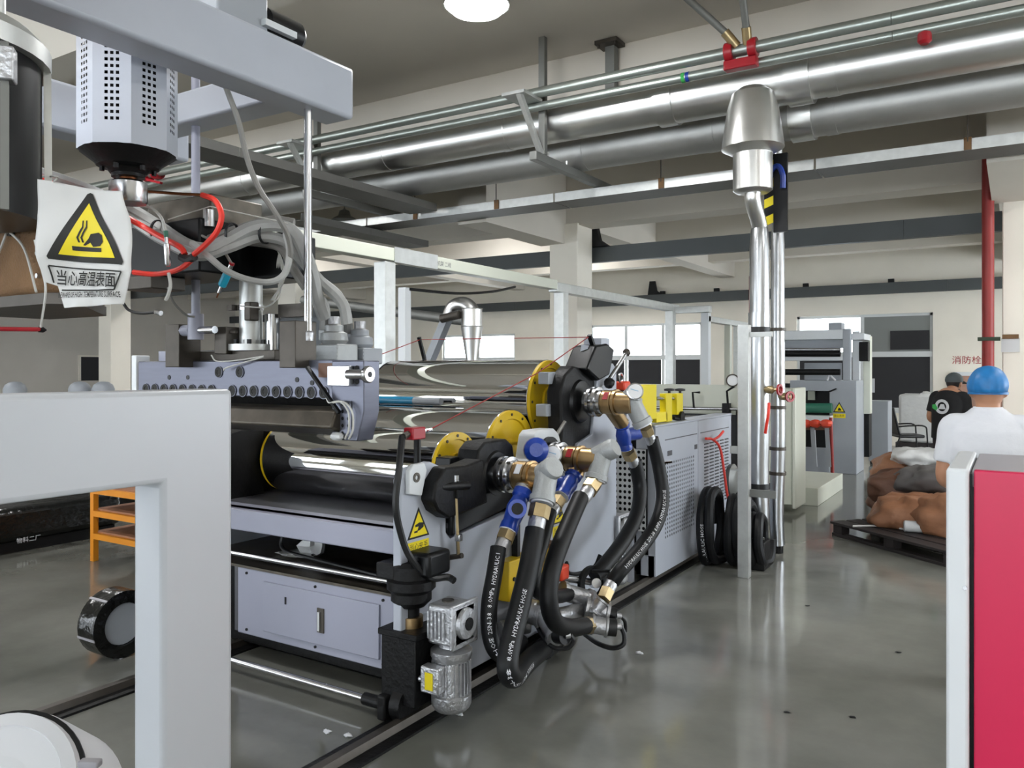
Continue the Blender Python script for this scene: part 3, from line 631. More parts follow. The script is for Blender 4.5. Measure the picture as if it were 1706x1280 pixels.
# pneumatic lever with brass rod on the near frame
LV = thing('lever_rod', 'thin brass linkage rod with small clamps on the frame side', 'linkage', tuple(sx(762, 930, -2.42)))
part(LV, 'rod', 'brass_nut', cyl(sx(759, 810, -2.4), sx(764, 925, -2.4), .008, n=8)); part(LV, 'rod', 'steel', cyl(sx(757, 810, -2.41), sx(762, 925, -2.41), .006, n=8))
part(LV, 'rod_clamp', 'steel', cbox(sx(764, 896, -2.4), (.03, .03, .035)), bev=.003); part(LV, 'lower_pivot', 'steel_dark', cyl(sx(749, 929, -2.46), sx(770, 926, -2.38), .014, n=10)); part(LV, 'upper_block', 'black_iron', cbox(sx(760, 815, -2.41), (.05, .05, .09)), bev=.004); part(LV, 'upper_screw', 'steel', cyl(sx(760, 803, -2.4), sx(760, 792, -2.4), .015, n=10))
part(LV, 'side_shaft', 'black_iron', cyl(sx(733, 812, -2.42), sx(780, 809, -2.38), .022, n=12))
# trip switch: red box on a post with pull cord
p = sx(691, 722, -2.5)
TS = thing('trip_switch', 'small red pull-cord switch on a black post', 'switch', (p.x, p.y, 1.22))
part(TS, 'post', 'black_paint', cyl((p.x, p.y + .02, 1.22), (p.x, p.y + .02, p.z), .018, n=10)); part(TS, 'switch_box', 'red_paint', cbox(p, (.06, .1, .06)), bev=.006)
part(TS, 'conduit_gland', 'steel_dark', cyl(p + V(0, -.05, 0), p + V(0, -.085, -.01), .016, n=10)); part(TS, 'eye_bolt', 'steel', cyl(p + V(0, .05, 0), p + V(.02, .11, .01), .01, n=8))
part(TS, 'black_cable', 'black_plastic', tube([p + V(-.01, -.085, -.01), sx(665, 780, -2.46), sx(659, 840, -2.45), sx(668, 890, -2.45), sx(684, 930, -2.43), sx(715, 962, -2.38), sx(745, 962, -2.34), sx(757, 968, -2.3)], .017, 8))
e1 = sx(980, 562, -2.5); pA = sx(712, 718, -2.48); pB = sx(895, 622, -2.55)
solo('pull_cord', 'thin red safety cord running from the red switch up past the rollers', 'cord', 'red_pipe', tube([pA, pB, e1], .0035, 6, 1), tube([e1, sx(700, 566, -4.3)], .0035, 6, 1), tube([sx(700, 566, -4.3), sx(610, 600, -4.0)], .0035, 6, 1))
t = thing('cord_post', 'slanted black cord post at the hose side of the top roller', 'post', tuple(sx(990, 600, -2.5))); part(t, 'post', 'black_paint', bar(sx(982, 558, -2.5), sx(993, 592, -2.5), .03, .02)); part(t, 'foot', 'black_paint', bar(sx(993, 592, -2.5), sx(994, 604, -2.5), .05, .05))
part(t, 'arm', 'machine_white', bar(sx(975, 575, -2.52), sx(965, 640, -2.56), .03, .05))
t = thing('cord_post', 'slanted black cord post at the far end of the top roller', 'post', tuple(sx(706, 600, -4.3))); part(t, 'post', 'black_paint', bar(sx(698, 562, -4.3), sx(707, 598, -4.3), .03, .02)); part(t, 'foot', 'black_paint', bar(sx(707, 598, -4.3), sx(708, 625, -4.3), .03, .02))
# blue rod seen between the rollers
t = thing('blue_bar', 'bright blue rod lying between the upper and middle rollers', 'rod', tuple(sy(630, 665, 4.55)))
a = sy(560, 664, 4.51); b = sy(690, 668, 4.51); c = sy(735, 669, 4.51)
part(t, 'rod', 'teal', cyl(a, b, .028)); part(t, 'rod_sleeve', 'machine_grey', cyl(b, c, .026))

# ------------------------------------------------------------------ rotary unions
def union(label, k, gauge):
    y, z, r = ROLLS[k]; x0 = -2.43
    t = thing('rotary_union', label, 'rotary union', (x0, y, z), 'rotary unions on the roller ends')
    part(t, 'steel_flange', 'steel', lathe((x0 - .02, y, z), (1, 0, 0), [(.075, 0), (.075, .03), (.1, .032), (.1, .052), (.078, .054), (.078, .072), (.1, .074), (.1, .094), (.08, .097), (.08, .125), (.06, .13)], 28))
    f0 = None
    for i in range(6):
        a = 6.2832 * i / 6; p = V(x0 + .005, y + .083 * math.cos(a), z + .083 * math.sin(a)); part(t, 'flange_bolt', 'steel_dark', cyl(p, p + V(.08, 0, 0), .008, n=6))
    part(t, 'brass_body', 'brass', lathe((x0 + .105, y, z), (1, 0, 0), [(.07, 0), (.08, .01), (.08, .075), (.074, .077), (.074, .085), (.086, .087), (.086, .105), (.074, .107), (.074, .215)], 28))
    part(t, 'rating_sticker', 'print_white' if k == 0 else 'red_paint', slab((x0 + .135, y - .045, z + .066), (1, 0, 0), (0, -.62, -.78), [(0, 0), (.035, 0), (.035, .06), (0, .06)], -.004))
    return t
UN = [union('brass rotary union on the lowest roller beside the screw jack', 0, False), union('brass rotary union on the middle roller', 1, True), union('brass rotary union with gauge on the topmost roller', 2, True)]
def chain(par, name, m, a, b, prof, n=16):
    a, b = Vector(a), Vector(b); L = (b - a).length; return part(par, name, m, lathe(a, b - a, [(r, h * L) for r, h in prof], n))
def gauge(par, p, d):
    p = Vector(p); d = Vector(d).normalized(); g = part(par, 'pressure_gauge', 'steel', lathe(p, d, [(.05, 0), (.055, .01), (.055, .035), (.047, .038)], 24)); part(g, 'dial', 'gauge_face', lathe(p + d * .0385, d, [(.046, 0), (.046, .001)], 24)); s, t_, _ = frame(d)
    part(g, 'needle', 'print_blue', bar(p + d * .041 - s * .02, p + d * .041 + s * .03 + t_ * .015, .004, .001, d)); return g
def hexnut(par, a, b, r): return part(par, 'brass_nut', 'brass_nut', cyl(a, b, r, n=6))
def fitting(par, a, b, r=.045):        # brass nut then steel ferrule, from a towards b
    a, b = Vector(a), Vector(b); d = (b - a); m = a + d * .42
    hexnut(par, a, m, r * 1.12); part(par, 'ferrule', 'cast_silver', lathe(m, d, [(r * .86, 0), (r * .9, d.length * .1), (r * .9, d.length * .58)], 18)); return b
def strainer(par, a, b, c, r=.05):       # blue cast Y strainer along a-b with bowl towards c
    a, b, c = Vector(a), Vector(b), Vector(c); d = b - a; L = d.length
    part(par, 'strainer_collar', 'cast_silver', lathe(a - d * .08, d, [(r * 1.02, 0), (r * 1.02, L * .1)], 18))
    s = part(par, 'strainer_body', 'blue_cast', lathe(a, d, [(r * 1.05, 0), (r * 1.05, L * .15), (r * .85, L * .2), (r * 1.1, L * .45), (r * .9, L * .8), (r, L * .85), (r, L)], 18)); m = a + d * .45
    e = part(par, 'strainer_bowl', 'blue_cast', lathe(m, c - m, [(r * .8, 0), (r * .95, (c - m).length * .6), (r * .95, (c - m).length)], 16)); part(e, 'bowl_opening', 'black_iron', lathe(c - (c - m) * .02, c - m, [(r * .6, 0), (r * .6, .006)], 16))
    part(par, 'strainer_collar', 'print_white', lathe(b - d * .02, d, [(r * .95, 0), (r * .95, L * .04)], 18))
def wye(par, a, o, q, r=.055):          # grey wye: inlet a, outlet o, plugged branch q
    a, o, q = Vector(a), Vector(o), Vector(q); m = (a + q) * .5
    w = part(par, 'grey_wye', 'cast_grey', lathe(a, m - a, [(r * 1.15, 0), (r * 1.15, .02), (r, .025), (r, (m - a).length * 1.3)], 18), lathe(m, o - m, [(r * .98, 0), (r * .98, (o - m).length * .8), (r * 1.12, (o - m).length * .82), (r * 1.12, (o - m).length)], 18), lathe(m, q - m, [(r * .96, 0), (r * 1.02, (q - m).length * .8), (r * .9, (q - m).length)], 18), blob(m, r * 1.02, 2, 14, 0))
    part(w, 'thread_tape', 'print_white', lathe(a - (m - a).normalized() * .006, m - a, [(r * 1.0, 0), (r * 1.0, .01)], 18)); part(w, 'thread_tape', 'print_white', lathe(o, o - m, [(r * .95, 0), (r * .95, .01)], 18)); return w
# near union
t = UN[0]; X = -2.17
a = V(-2.15, 3.77, 1.115); strainer(t, sx(872, 818, -2.24), sx(846, 885, -2.24), sx(862, 848, -2.1)); wye(t, a - V(.03, 0, 0), sx(903, 838, -2.1), sx(924, 778, -2.06), .062)
part(t, 'tee_port', 'brass', cyl((-2.24, 3.77, 1.08), sx(872, 820, -2.24), .058, n=18))
h1a = fitting(t, sx(846, 886, -2.24), sx(832, 922, -2.24), .044); h2a = fitting(t, sx(901, 842, -2.1), sx(890, 892, -2.1), .05)
# middle union
t = UN[1]; strainer(t, sx(957, 790, -2.26), sx(935, 828, -2.26), sx(928, 806, -2.33)); wye(t, V(-2.17, 4.36, 1.15), sx(993, 800, -2.1), sx(1026, 745, -2.0), .06)
part(t, 'tee_port', 'brass', cyl((-2.26, 4.36, 1.12), sx(957, 792, -2.26), .055, n=18))
part(t, 'blue_cap', 'blue_cast', lathe(sx(893, 750, -2.36), (.5, -.8, .1), [(.06, -.04), (.075, 0), (.07, .05), (.04, .075)], 18)); gauge(t, sx(921, 757, -2.3), (.45, -.85, .1))
h3a = fitting(t, sx(932, 832, -2.26), sx(915, 862, -2.26), .04); h4a = fitting(t, sx(991, 803, -2.1), sx(966, 838, -2.1), .046)
# top union
t = UN[2]; strainer(t, sx(1036, 705, -2.28), sx(1042, 748, -2.28), sx(1062, 722, -2.3)); wye(t, V(-2.17, 4.87, 1.48), sx(1072, 708, -2.06), sx(1058, 655, -2.1), .06); gauge(t, sx(1057, 653, -2.08), (.5, -.85, .12))
part(t, 'tee_port', 'brass', cyl((-2.28, 4.87, 1.45), sx(1036, 706, -2.28), .052, n=18))
h6a = fitting(t, sx(1076, 712, -2.06), sx(1086, 738, -2.05), .04); h5a = fitting(t, sx(1046, 752, -2.28), sx(1058, 775, -2.27), .046)

# ------------------------------------------------------------------ hoses
def hose_text(par, s, size, pts, t0, out, r, m='print_white'):
    c = bpy.data.curves.new('lettering', 'FONT'); c.body = s; c.size = size; c.align_y = 'CENTER'; c.resolution_u = 1
    ob = bpy.data.objects.new('lettering', c); COL.objects.link(ob); bpy.context.view_layer.update()
    me = bpy.data.meshes.new_from_object(ob.evaluated_get(bpy.context.evaluated_depsgraph_get())); bpy.data.objects.remove(ob)
    P = spline(list(pts)[::-1], 10); L = [0]
    for a, b in zip(P[:-1], P[1:]): L.append(L[-1] + (b - a).length)
    out = Vector(out).normalized()
    def at(x):
        x = max(0, min(L[-1] - 1e-4, x)); i = max(k for k in range(len(L) - 1) if L[k] <= x); f = (x - L[i]) / max(1e-6, L[i + 1] - L[i]); d = (P[i + 1] - P[i]).normalized(); return P[i].lerp(P[i + 1], f), d
    vs = []
    for p in me.vertices:
        q, d = at(t0 + p.co.x); o = (out - d * out.dot(d)).normalized(); s_ = o.cross(d); a = p.co.y / r; vs.append(tuple(q + (o * math.cos(a) + s_ * math.sin(a)) * (r + .0012)))
    ok = [0 < t0 + p.co.x < L[-1] - .03 for p in me.vertices]; fs = [tuple(q.vertices) for q in me.polygons if all(ok[i] for i in q.vertices)]; bpy.data.meshes.remove(me); o = ORG[par]
    me = bpy.data.meshes.new('hose_lettering'); me.from_pydata([(v[0] - o[0], v[1] - o[1], v[2] - o[2]) for v in vs], [], fs); me.materials.append(M[m]); n = bpy.data.objects.new('hose_lettering', me); COL.objects.link(n); n.parent = par; ORG[n] = o
HG = 'black hydraulic hoses on the roller stand'
CAMDIR = V(.35, -.9, .2)
def hose(label, pts, r, txt=None, t0=.2, size=.03):
    pts = [Vector(p) for p in pts]; t = thing('hydraulic_hose', label, 'hose', tuple(pts[-1]), HG); part(t, 'hose_tube', 'rubber', tube(pts, r, 14, 8))
    if txt: hose_text(t, txt, size, pts, t0, CAMDIR + V(.35, 0, 0), r)
    return t
T1 = 'HYDRAULIC HOSE  2SN-38  8.0MPa  HYDRAULIC HOSE'
hose('black hose hanging from the lowest blue strainer, the one nearest the gear motor', [h1a + V(0, -.01, .03), sx(824, 955, -2.22), sx(815, 1010, -2.18), sx(817, 1060, -2.16), sx(830, 1088, -2.14), sx(850, 1090, -2.2), sx(868, 1070, -2.3)], .042, T1, .38)
hose('thick black hose hanging lowest, bending back from the floor', [h2a + V(0, .01, .03), sx(882, 940, -2.08), sx(866, 1010, -2.05), sx(850, 1075, -2.02), sx(846, 1115, -2.0), sx(856, 1128, -2.02), sx(880, 1102, -2.12), sx(905, 1082, -2.2)], .052, T1, .40)
hose('black hose hanging from the middle blue strainer behind the thick hose', [h3a + V(0, .01, .03), sx(903, 905, -2.22), sx(890, 955, -2.2), sx(896, 985, -2.2), sx(925, 994, -2.22), sx(948, 990, -2.26)], .04)
hose('black hose arching from the middle union down to the front manifold tee', [h4a + V(.0, .01, .03), sx(945, 880, -2.06), sx(922, 940, -2.02), sx(914, 995, -2.0), sx(924, 1035, -2.0), sx(948, 1046, -2.02), sx(975, 1043, -2.06)], .048)
hose('black hose falling inside from the topmost union to the rear manifold', [h5a + V(0, 0, .03), sx(1066, 815, -2.25), sx(1060, 860, -2.22), sx(1036, 905, -2.2), sx(1005, 945, -2.2), sx(990, 960, -2.22)], .05)
hose('black hose with white lettering bowing outwards from the topmost union', [h6a + V(0, 0, .03), sx(1098, 780, -2.02), sx(1104, 830, -1.98), sx(1094, 872, -1.96), sx(1068, 912, -1.98), sx(1035, 950, -2.02), sx(1020, 970, -2.06)], .045, T1, .1)

# ------------------------------------------------------------------ manifolds near the floor
MF = thing('pipe_manifold', 'group of silver pipe tees with black plugs near the floor', 'manifold', tuple(sx(960, 1040, -2.15)))
def stub(name, m, u0, v0, xx0, u1, v1, xx1, prof=((1, 0), (1, 1)), r=.05, n=16):
    a, b = sx(u0, v0, xx0), sx(u1, v1, xx1); return chain(MF, name, m, a, b, [(r * q, h) for q, h in prof], n)
tee = ((1.15, 0), (1.15, .12), (.95, .16), (.95, .84), (1.15, .88), (1.15, 1))
stub('tee_body', 'cast_silver', 985, 1040, -2.06, 1012, 1045, -1.98, tee, .052); stub('plug', 'black_plastic', 1012, 1045, -1.98, 1026, 1046, -1.94, r=.05); stub('sensor_tip', 'cast_silver', 1026, 1045, -1.94, 1034, 1044, -1.92, r=.018)
stub('tee_body', 'cast_silver', 975, 1012, -2.16, 1014, 1022, -2.04, tee, .058); stub('plug', 'black_plastic', 1014, 1022, -2.04, 1026, 1026, -2.0, r=.042); stub('sensor_tip', 'cast_silver', 1026, 1026, -2.0, 1034, 1027, -1.98, r=.018)
stub('tee_body', 'cast_silver', 905, 1022, -2.2, 930, 1062, -2.06, tee, .06); stub('plug', 'black_plastic', 928, 1058, -2.06, 942, 1060, -2.0, r=.045); stub('sensor_tip', 'cast_silver', 942, 1059, -2.0, 950, 1058, -1.98, r=.018)
stub('tee_body', 'cast_silver', 935, 985, -2.3, 985, 1000, -2.18, tee, .056); stub('adaptor', 'cast_silver', 868, 1015, -2.34, 905, 1025, -2.2, tee, .07); stub('flange_ring', 'steel', 880, 1002, -2.36, 884, 1030, -2.34, r=.08)
stub('brass_joint', 'brass_nut', 975, 1043, -2.06, 986, 1041, -2.06, r=.05, n=6); stub('brass_joint', 'brass_nut', 1005, 1000, -2.06, 1012, 984, -2.06, r=.045, n=6); stub('ferrule', 'cast_silver', 1012, 986, -2.06, 1022, 966, -2.06, r=.04); stub('riser_tee', 'cast_silver', 990, 1020, -2.1, 1005, 1000, -2.06, tee, .042)
stub('black_pipe', 'rubber', 905, 1082, -2.2, 935, 1062, -2.4, r=.06); stub('pipe_nipple', 'steel_dark', 925, 1068, -2.3, 945, 1048, -2.44, tee, .06); stub('inner_pipe', 'cast_silver', 835, 1050, -2.44, 880, 1040, -2.34, r=.05); stub('cross_pipe', 'cast_silver', 900, 1035, -2.26, 985, 1012, -2.2, r=.045)
stub('ferrule', 'cast_silver', 948, 990, -2.26, 962, 992, -2.24, r=.042)
part(MF, 'sensor_cable', 'black_plastic', tube([sx(1034, 1044, -1.92), sx(1040, 1058, -1.9), sx(1038, 1074, -1.9), sx(1020, 1080, -1.96), sx(995, 1072, -2.06), sx(975, 1058, -2.2)], .014, 8)); part(MF, 'sensor_cable', 'black_plastic', tube([sx(950, 1058, -1.98), sx(955, 1068, -1.97), sx(945, 1080, -2.0), sx(920, 1078, -2.08), sx(898, 1050, -2.2), sx(893, 1020, -2.3)], .012, 8)); part(MF, 'sensor_cable', 'black_plastic', tube([sx(1034, 1027, -1.98), sx(1041, 1036, -1.97), sx(1042, 1052, -1.98)], .011, 8))
# black valve handle and pedal lever beside the manifold
HB = thing('hand_wheel', 'black hand wheel with chrome shaft above the manifold', 'hand wheel', tuple(sx(990, 975, -2.2)))
part(HB, 'wheel', 'black_iron', ring(sx(985, 972, -2.24), (.9, -.4, .1), .075, .11, .03, 24)); part(HB, 'hub', 'steel', cyl(sx(988, 972, -2.26), sx(994, 972, -2.18), .03)); part(HB, 'shaft', 'steel', cyl(sx(930, 962, -2.36), sx(985, 970, -2.24), .022)); part(HB, 'black_lever', 'black_iron', bar(sx(985, 952, -2.2), sx(1015, 952, -2.12), .02, .015))
t = thing('bent_lever', 'thin black bent lever beside the hand wheel', 'lever', tuple(sx(945, 950, -2.4))); part(t, 'lever_rod', 'black_iron', tube([sx(943, 940, -2.42), sx(947, 955, -2.42), sx(965, 956, -2.4), sx(990, 945, -2.36), sx(1000, 925, -2.34)], .014, 8)); part(t, 'end_pad', 'black_iron', blob(sx(944, 944, -2.42), .025, 4, 10, .05, (.6, 1, 1.4)))
# yellow and orange-red control box behind the hoses
YB_ = thing('control_box', 'small yellow control box with an orange-red button behind the hoses', 'control box', tuple(sx(860, 970, -2.46)))
a = sx(838, 930, -2.44); b = sx(905, 972, -2.44)
part(YB_, 'box_face', 'yellow_paint', box(-2.48, -2.4, a.y, b.y, b.z, a.z - .02), bev=.006); part(YB_, 'brown_side', 'brown_label', box(-2.46, -2.38, b.y, b.y + .1, b.z + .06, a.z)); part(YB_, 'orange_button', 'orange_red', box(-2.4, -2.3, b.y - .02, b.y + .08, b.z + .03, b.z + .12), bev=.012)
for k in range(4): part(YB_, 'screw', 'black_iron', cyl((-2.4, a.y + .05 + .06 * (k % 2), b.z + .04 + .08 * (k // 2)), (-2.393, a.y + .05 + .06 * (k % 2), b.z + .04 + .08 * (k // 2)), .012, n=8))
part(YB_, 'black_pillar', 'black_paint', box(-2.47, -2.43, a.y + .14, a.y + .17, a.z - .02, a.z + .35))
def sc(u, v, Z): d = ray(u, v); return V(d[0] * Z, d[1] * Z, EYE + d[2] * Z)
# ------------------------------------------------------------------ foreground white frame, drum, pink machine
GF = thing('guard_frame', 'large white rectangular tube frame close to the viewer', 'frame', (-1.66, 1.2, 0))
part(GF, 'welded_tube', 'white_paint', prism([(-2.2, 0), (-2.2, 1.652), (1.29, 1.652), (1.29, 0), (1.1, 0), (1.1, 1.446), (-2.0, 1.446), (-2.0, 0)], 'x', -1.71, -1.6), bev=.012); part(GF, 'stiffener', 'white_paint', box(-1.69, -1.62, -2.0, -1.9, 1.2, 1.446)); 
dc = sc(-8, 1338, 2.3); dax = V(-FX * .8, -FY * .8, .55).normalized()
DM = thing('white_drum', 'white round blower drum with a dark seam ring on the floor', 'drum', (dc.x, dc.y, 0))
part(DM, 'drum_body', 'pvc_white', lathe(dc - dax * .34, dax, [(.2, 0), (.245, .04), (.252, .3), (.245, .335)], 44)); part(DM, 'seam_ring', 'black_plastic', lathe(dc - dax * .012, dax, [(.246, 0), (.25, .004), (.25, .012), (.236, .014)], 44)); part(DM, 'lid_rim', 'pvc_white', lathe(dc, dax, [(.238, 0), (.236, .03), (.2, .04), (.196, .034)], 44)); part(DM, 'lid_disc', 'pvc_white', lathe(dc + dax * .02, dax, [(.197, 0), (.15, .012), (.05, .018)], 44)); part(DM, 'lid_lug', 'grey_panel', cbox(sc(150, 1272, 2.28), (.06, .03, .02), (0, 0, .5)), bev=.005)
part(DM, 'cradle', 'grey_panel', box(dc.x - .15, dc.x + .12, dc.y + .02, dc.y + .3, 0, .12), bev=.01)
a = sy(1576, 780, 2.74)
PK = thing('pink_cabinet', 'pink fronted machine cabinet with white edge post, close to the viewer', 'cabinet', (a.x, 2.74, 0))
part(PK, 'edge_post', 'gloss_white', box(a.x, a.x + .06, 2.74, 3.35, 0, a.z), bev=.01); part(PK, 'front_panel', 'pink_panel', box(a.x + .072, a.x + .9, 2.76, 2.79, 0, a.z - .004), bev=.004); part(PK, 'top_plate', 'grey_panel', box(a.x + .066, a.x + .9, 2.79, 3.35, a.z - .06, a.z - .006), bev=.006); part(PK, 'gap_strip', 'black_paint', box(a.x + .06, a.x + .072, 2.8, 3.3, 0, a.z - .02)); part(PK, 'back_panel', 'grey_panel', box(a.x + .06, a.x + .9, 3.3, 3.35, 0, a.z - .06)); part(PK, 'side_panel', 'pink_panel', box(a.x + .87, a.x + .9, 2.8, 3.3, 0, a.z - .06)); part(PK, 'post_screw', 'steel', cyl((a.x + .05, 2.735, 1.05), (a.x + .05, 2.742, 1.05), .006, n=8))

# ------------------------------------------------------------------ gantry
GT = thing('overhead_gantry', 'pale grey overhead gantry of wide beams carrying the die', 'gantry', (-3.4, 1.0, 0))
part(GT, 'main_beam', 'machine_white', box(-3.1, -2.9, -2.4, 3.1, 2.99, 3.255), bev=.02); part(GT, 'main_beam', 'machine_white', box(-4.35, -4.17, -2.4, 3.05, 2.93, 3.19), bev=.02); part(GT, 'cross_beam', 'machine_white', box(-4.17, -3.1, 2.72, 2.9, 3.02, 3.19), bev=.015); part(GT, 'cross_beam', 'machine_white', box(-4.17, -3.1, 1.2, 1.4, 3.0, 3.19), bev=.015); part(GT, 'cross_beam', 'machine_white', box(-4.17, -3.1, .2, .4, 3.0, 3.19), bev=.015)
for x in (-3.0, -4.26):
    for y in (-2.2, -1.0): part(GT, 'leg', 'machine_white', box(x - .08, x + .08, y - .08, y + .08, 0, 2.95), bev=.01)
q = sx(513, 400, -2.98); part(GT, 'hanger_rod', 'steel', cyl((-2.98, q.y, 1.86), (-2.98, q.y, 3.0), .02)); part(GT, 'rod_foot', 'cast_silver', lathe((-2.98, q.y, 1.84), (0, 0, 1), [(.028, 0), (.03, .04), (.022, .05)], 14))
q = sy(326, 400, 2.8); lx = q.x; part(GT, 'hanger_rod', 'lilac_white', cyl((lx, 2.8, 1.95), (lx, 2.8, 3.34), .023)); part(GT, 'rod_block', 'lilac_white', cyl((lx, 2.8, 1.86), (lx, 2.8, 2.0), .042)); part(GT, 'rod_cap', 'steel_dark', cyl((lx, 2.8, 3.3), (lx, 2.8, 3.42), .03))
part(GT, 'pivot_pin', 'steel', cyl((lx - .14, 2.8, 1.91), (lx + .16, 2.8, 1.91), .02)); part(GT, 'pivot_pin', 'lilac_white', cyl((lx - .1, 2.79, 1.91), (lx - .02, 2.79, 1.91), .03))
# small drive on top of the gantry
p = sx(470, 40, -2.98)
GD = thing('beam_drive', 'small black and grey drive unit sitting on the gantry beam', 'motor', (-3.0, p.y, 3.255)); part(GD, 'grey_box', 'machine_grey', box(-3.08, -2.94, p.y - .4, p.y - .12, 3.256, 3.42), bev=.01); part(GD, 'black_motor', 'black_paint', lathe((-3.0, p.y - .12, 3.33), (0, 1, 0), [(.05, 0), (.072, .02), (.072, .22), (.05, .25)], 18)); part(GD, 'white_plate', 'gloss_white', box(-2.94, -2.91, p.y - .16, p.y + .03, 3.28, 3.31)); part(GD, 'motor_foot', 'black_paint', box(-3.05, -2.95, p.y - .1, p.y + .1, 3.256, 3.3))
# hanging octagonal motor
mx, my, R8 = -3.36, 2.14, .205
OM = thing('hanging_motor', 'octagonal perforated motor cover hanging below the gantry', 'motor', (mx, my, 2.3))
z0, z1 = 2.66, 3.28
part(OM, 'hole_shade_cylinder', 'black_paint', cyl((mx, my, z0 + .01), (mx, my, z1), .165, n=24))  # black cylinder puts the shade of the interior behind the perforations
P8 = [V(mx + R8 * math.cos(math.pi / 8 + math.pi / 4 * i - .12), my + R8 * math.sin(math.pi / 8 + math.pi / 4 * i - .12), z0) for i in range(8)]
for i in range(8):
    a, b = P8[i], P8[(i + 1) % 8]; ex = (b - a).normalized(); w = (b - a).length; ez = V(0, 0, 1); s0, sw = w * .28, w * .44; c0, ch = .09, .5
    pn = lambda u0, u1, v0, v1: ([tuple(a + ex * x_ + ez * y_) for x_, y_ in ((u0, v0), (u1, v0), (u1, v1), (u0, v1))], [(0, 1, 2, 3)])
    part(OM, 'cover_panel', 'machine_white', pn(0, s0, 0, z1 - z0), pn(s0 + sw, w, 0, z1 - z0), pn(s0, s0 + sw, 0, c0), pn(s0, s0 + sw, c0 + ch, z1 - z0), perf(a + ex * s0 + ez * c0, ex, ez, sw, ch, 3, 18, .0068), sharp=0)
part(OM, 'bottom_flange', 'black_iron', lathe((mx, my, 2.6), (0, 0, 1), [(.075, -.03), (.09, -.01), (.13, 0), (.14, .015), (.2, .06)], 16)); part(OM, 'shaft', 'copper', cyl((mx, my, 2.53), (mx, my, 2.6), .036)); part(OM, 'shaft_coupling', 'black_iron', cyl((mx, my, 2.555), (mx, my, 2.6), .07)); part(OM, 'steel_coupling', 'steel', lathe((mx, my, 2.44), (0, 0, 1), [(.075, 0), (.08, .008), (.08, .09), (.065, .1)], 24))
for i in range(6): a = i * 1.047; part(OM, 'flange_bolt', 'black_iron', cyl((mx + .105 * math.cos(a), my + .105 * math.sin(a), 2.575), (mx + .105 * math.cos(a), my + .105 * math.sin(a), 2.61), .012, n=6))

# ------------------------------------------------------------------ extruder body at the left edge
EB = thing('extruder_barrel', 'dark glossy extruder heater housing with silver edge strip', 'machine', (-2.9, 1.55, 1.9))
zt_, zb_ = 3.0 - .03, 2.33
d_ = V(*ray(80, 600)[:2], 0).normalized(); c_ = d_ * 2.75 + V(-d_.y, d_.x, 0) * .3; bx_, by_ = c_.x, c_.y
d2 = V(*ray(40, 600)[:2], 0).normalized()
zt_ = EYE + (615 - 128) / F * 2.45; zb_ = EYE + (615 - 322) / F * 2.4
part(EB, 'heater_housing', 'black_paint', cyl((bx_, by_, zb_ - .1), (bx_, by_, zt_ - .02), .285, n=40))
for k in range(7):
    an = math.radians(-118 + 11 * k); e_ = V(-math.sin(an), math.cos(an), 0)
    part(EB, 'vent_strip', 'black_iron', perf(V(bx_ + .29 * math.cos(an), by_ + .29 * math.sin(an), zb_) - e_ * .015, e_, V(0, 0, 1), .03, zt_ - zb_ - .08, 1, 16, .005))
an = math.atan2(-d_.x, d_.y) ; nr = V(d_.y, -d_.x, 0)
part(EB, 'edge_strip', 'galv', bar(V(bx_, by_, zb_ - .1) + nr * .302, V(bx_, by_, zt_) + nr * .298, .02, .05, tuple(d_)))
part(EB, 'vertical_rib', 'galv_dark', bar(V(bx_, by_, zb_ - .1) + nr * .2 - d_ * .22, V(bx_, by_, zt_ - .02) + nr * .2 - d_ * .22, .02, .02, tuple(d_)))
part(EB, 'top_cap', 'galv', lathe((bx_, by_, zt_ - .02), (0, 0, 1), [(.31, 0), (.31, .05), (.27, .09), (.2, .1)], 36)); part(EB, 'cap_bolt', 'pvc_white', cyl(V(bx_, by_, zt_ + .02) - d_ * .27, V(bx_, by_, zt_ + .06) - d_ * .27, .035, n=6)); part(EB, 'lift_rod', 'galv', cyl(V(bx_, by_, zt_ + .05) + nr * .17, V(bx_, by_, 3.5) + nr * .17, .025)); part(EB, 'grey_column', 'machine_grey', cyl((bx_, by_, zt_ + .07), (bx_, by_, 3.5), .15, n=28)); part(EB, 'latch_block', 'cast_silver', cbox(V(bx_, by_, zt_ - .08) + nr * .2 - d_ * .22, (.05, .05, .09), (0, 0, .9)), bev=.004)
a = sy(95, 322, 1.34); b = sy(95, 484, 1.34)
JB = thing('insulation_jacket', 'brown fabric insulation jacket tied with white string', 'insulation', (a.x - .4, 1.4, b.z))
part(JB, 'jacket_body', 'burlap', prism([(a.x - .9, 1.8), (a.x - .9, 1.34), (a.x - .1, 1.34), (a.x - .03, 1.36), (a.x, 1.4), (a.x - .02, 1.45), (a.x - .1, 1.55), (a.x - .25, 1.68), (a.x - .5, 1.8)], 'z', b.z, a.z), bev=.02); part(JB, 'bottom_plate', 'steel_dark', prism([(a.x - .9, 1.8), (a.x - .9, 1.36), (a.x - .1, 1.36), (a.x - .05, 1.4), (a.x - .12, 1.5), (a.x - .5, 1.8)], 'z', b.z - .035, b.z)); part(JB, 'rivet', 'steel', cyl((a.x - .1, 1.33, b.z + .12), (a.x - .1, 1.34, b.z + .12), .008, n=8)); part(JB, 'rivet', 'steel', cyl((a.x - .1, 1.33, b.z + .05), (a.x - .1, 1.34, b.z + .05), .008, n=8))
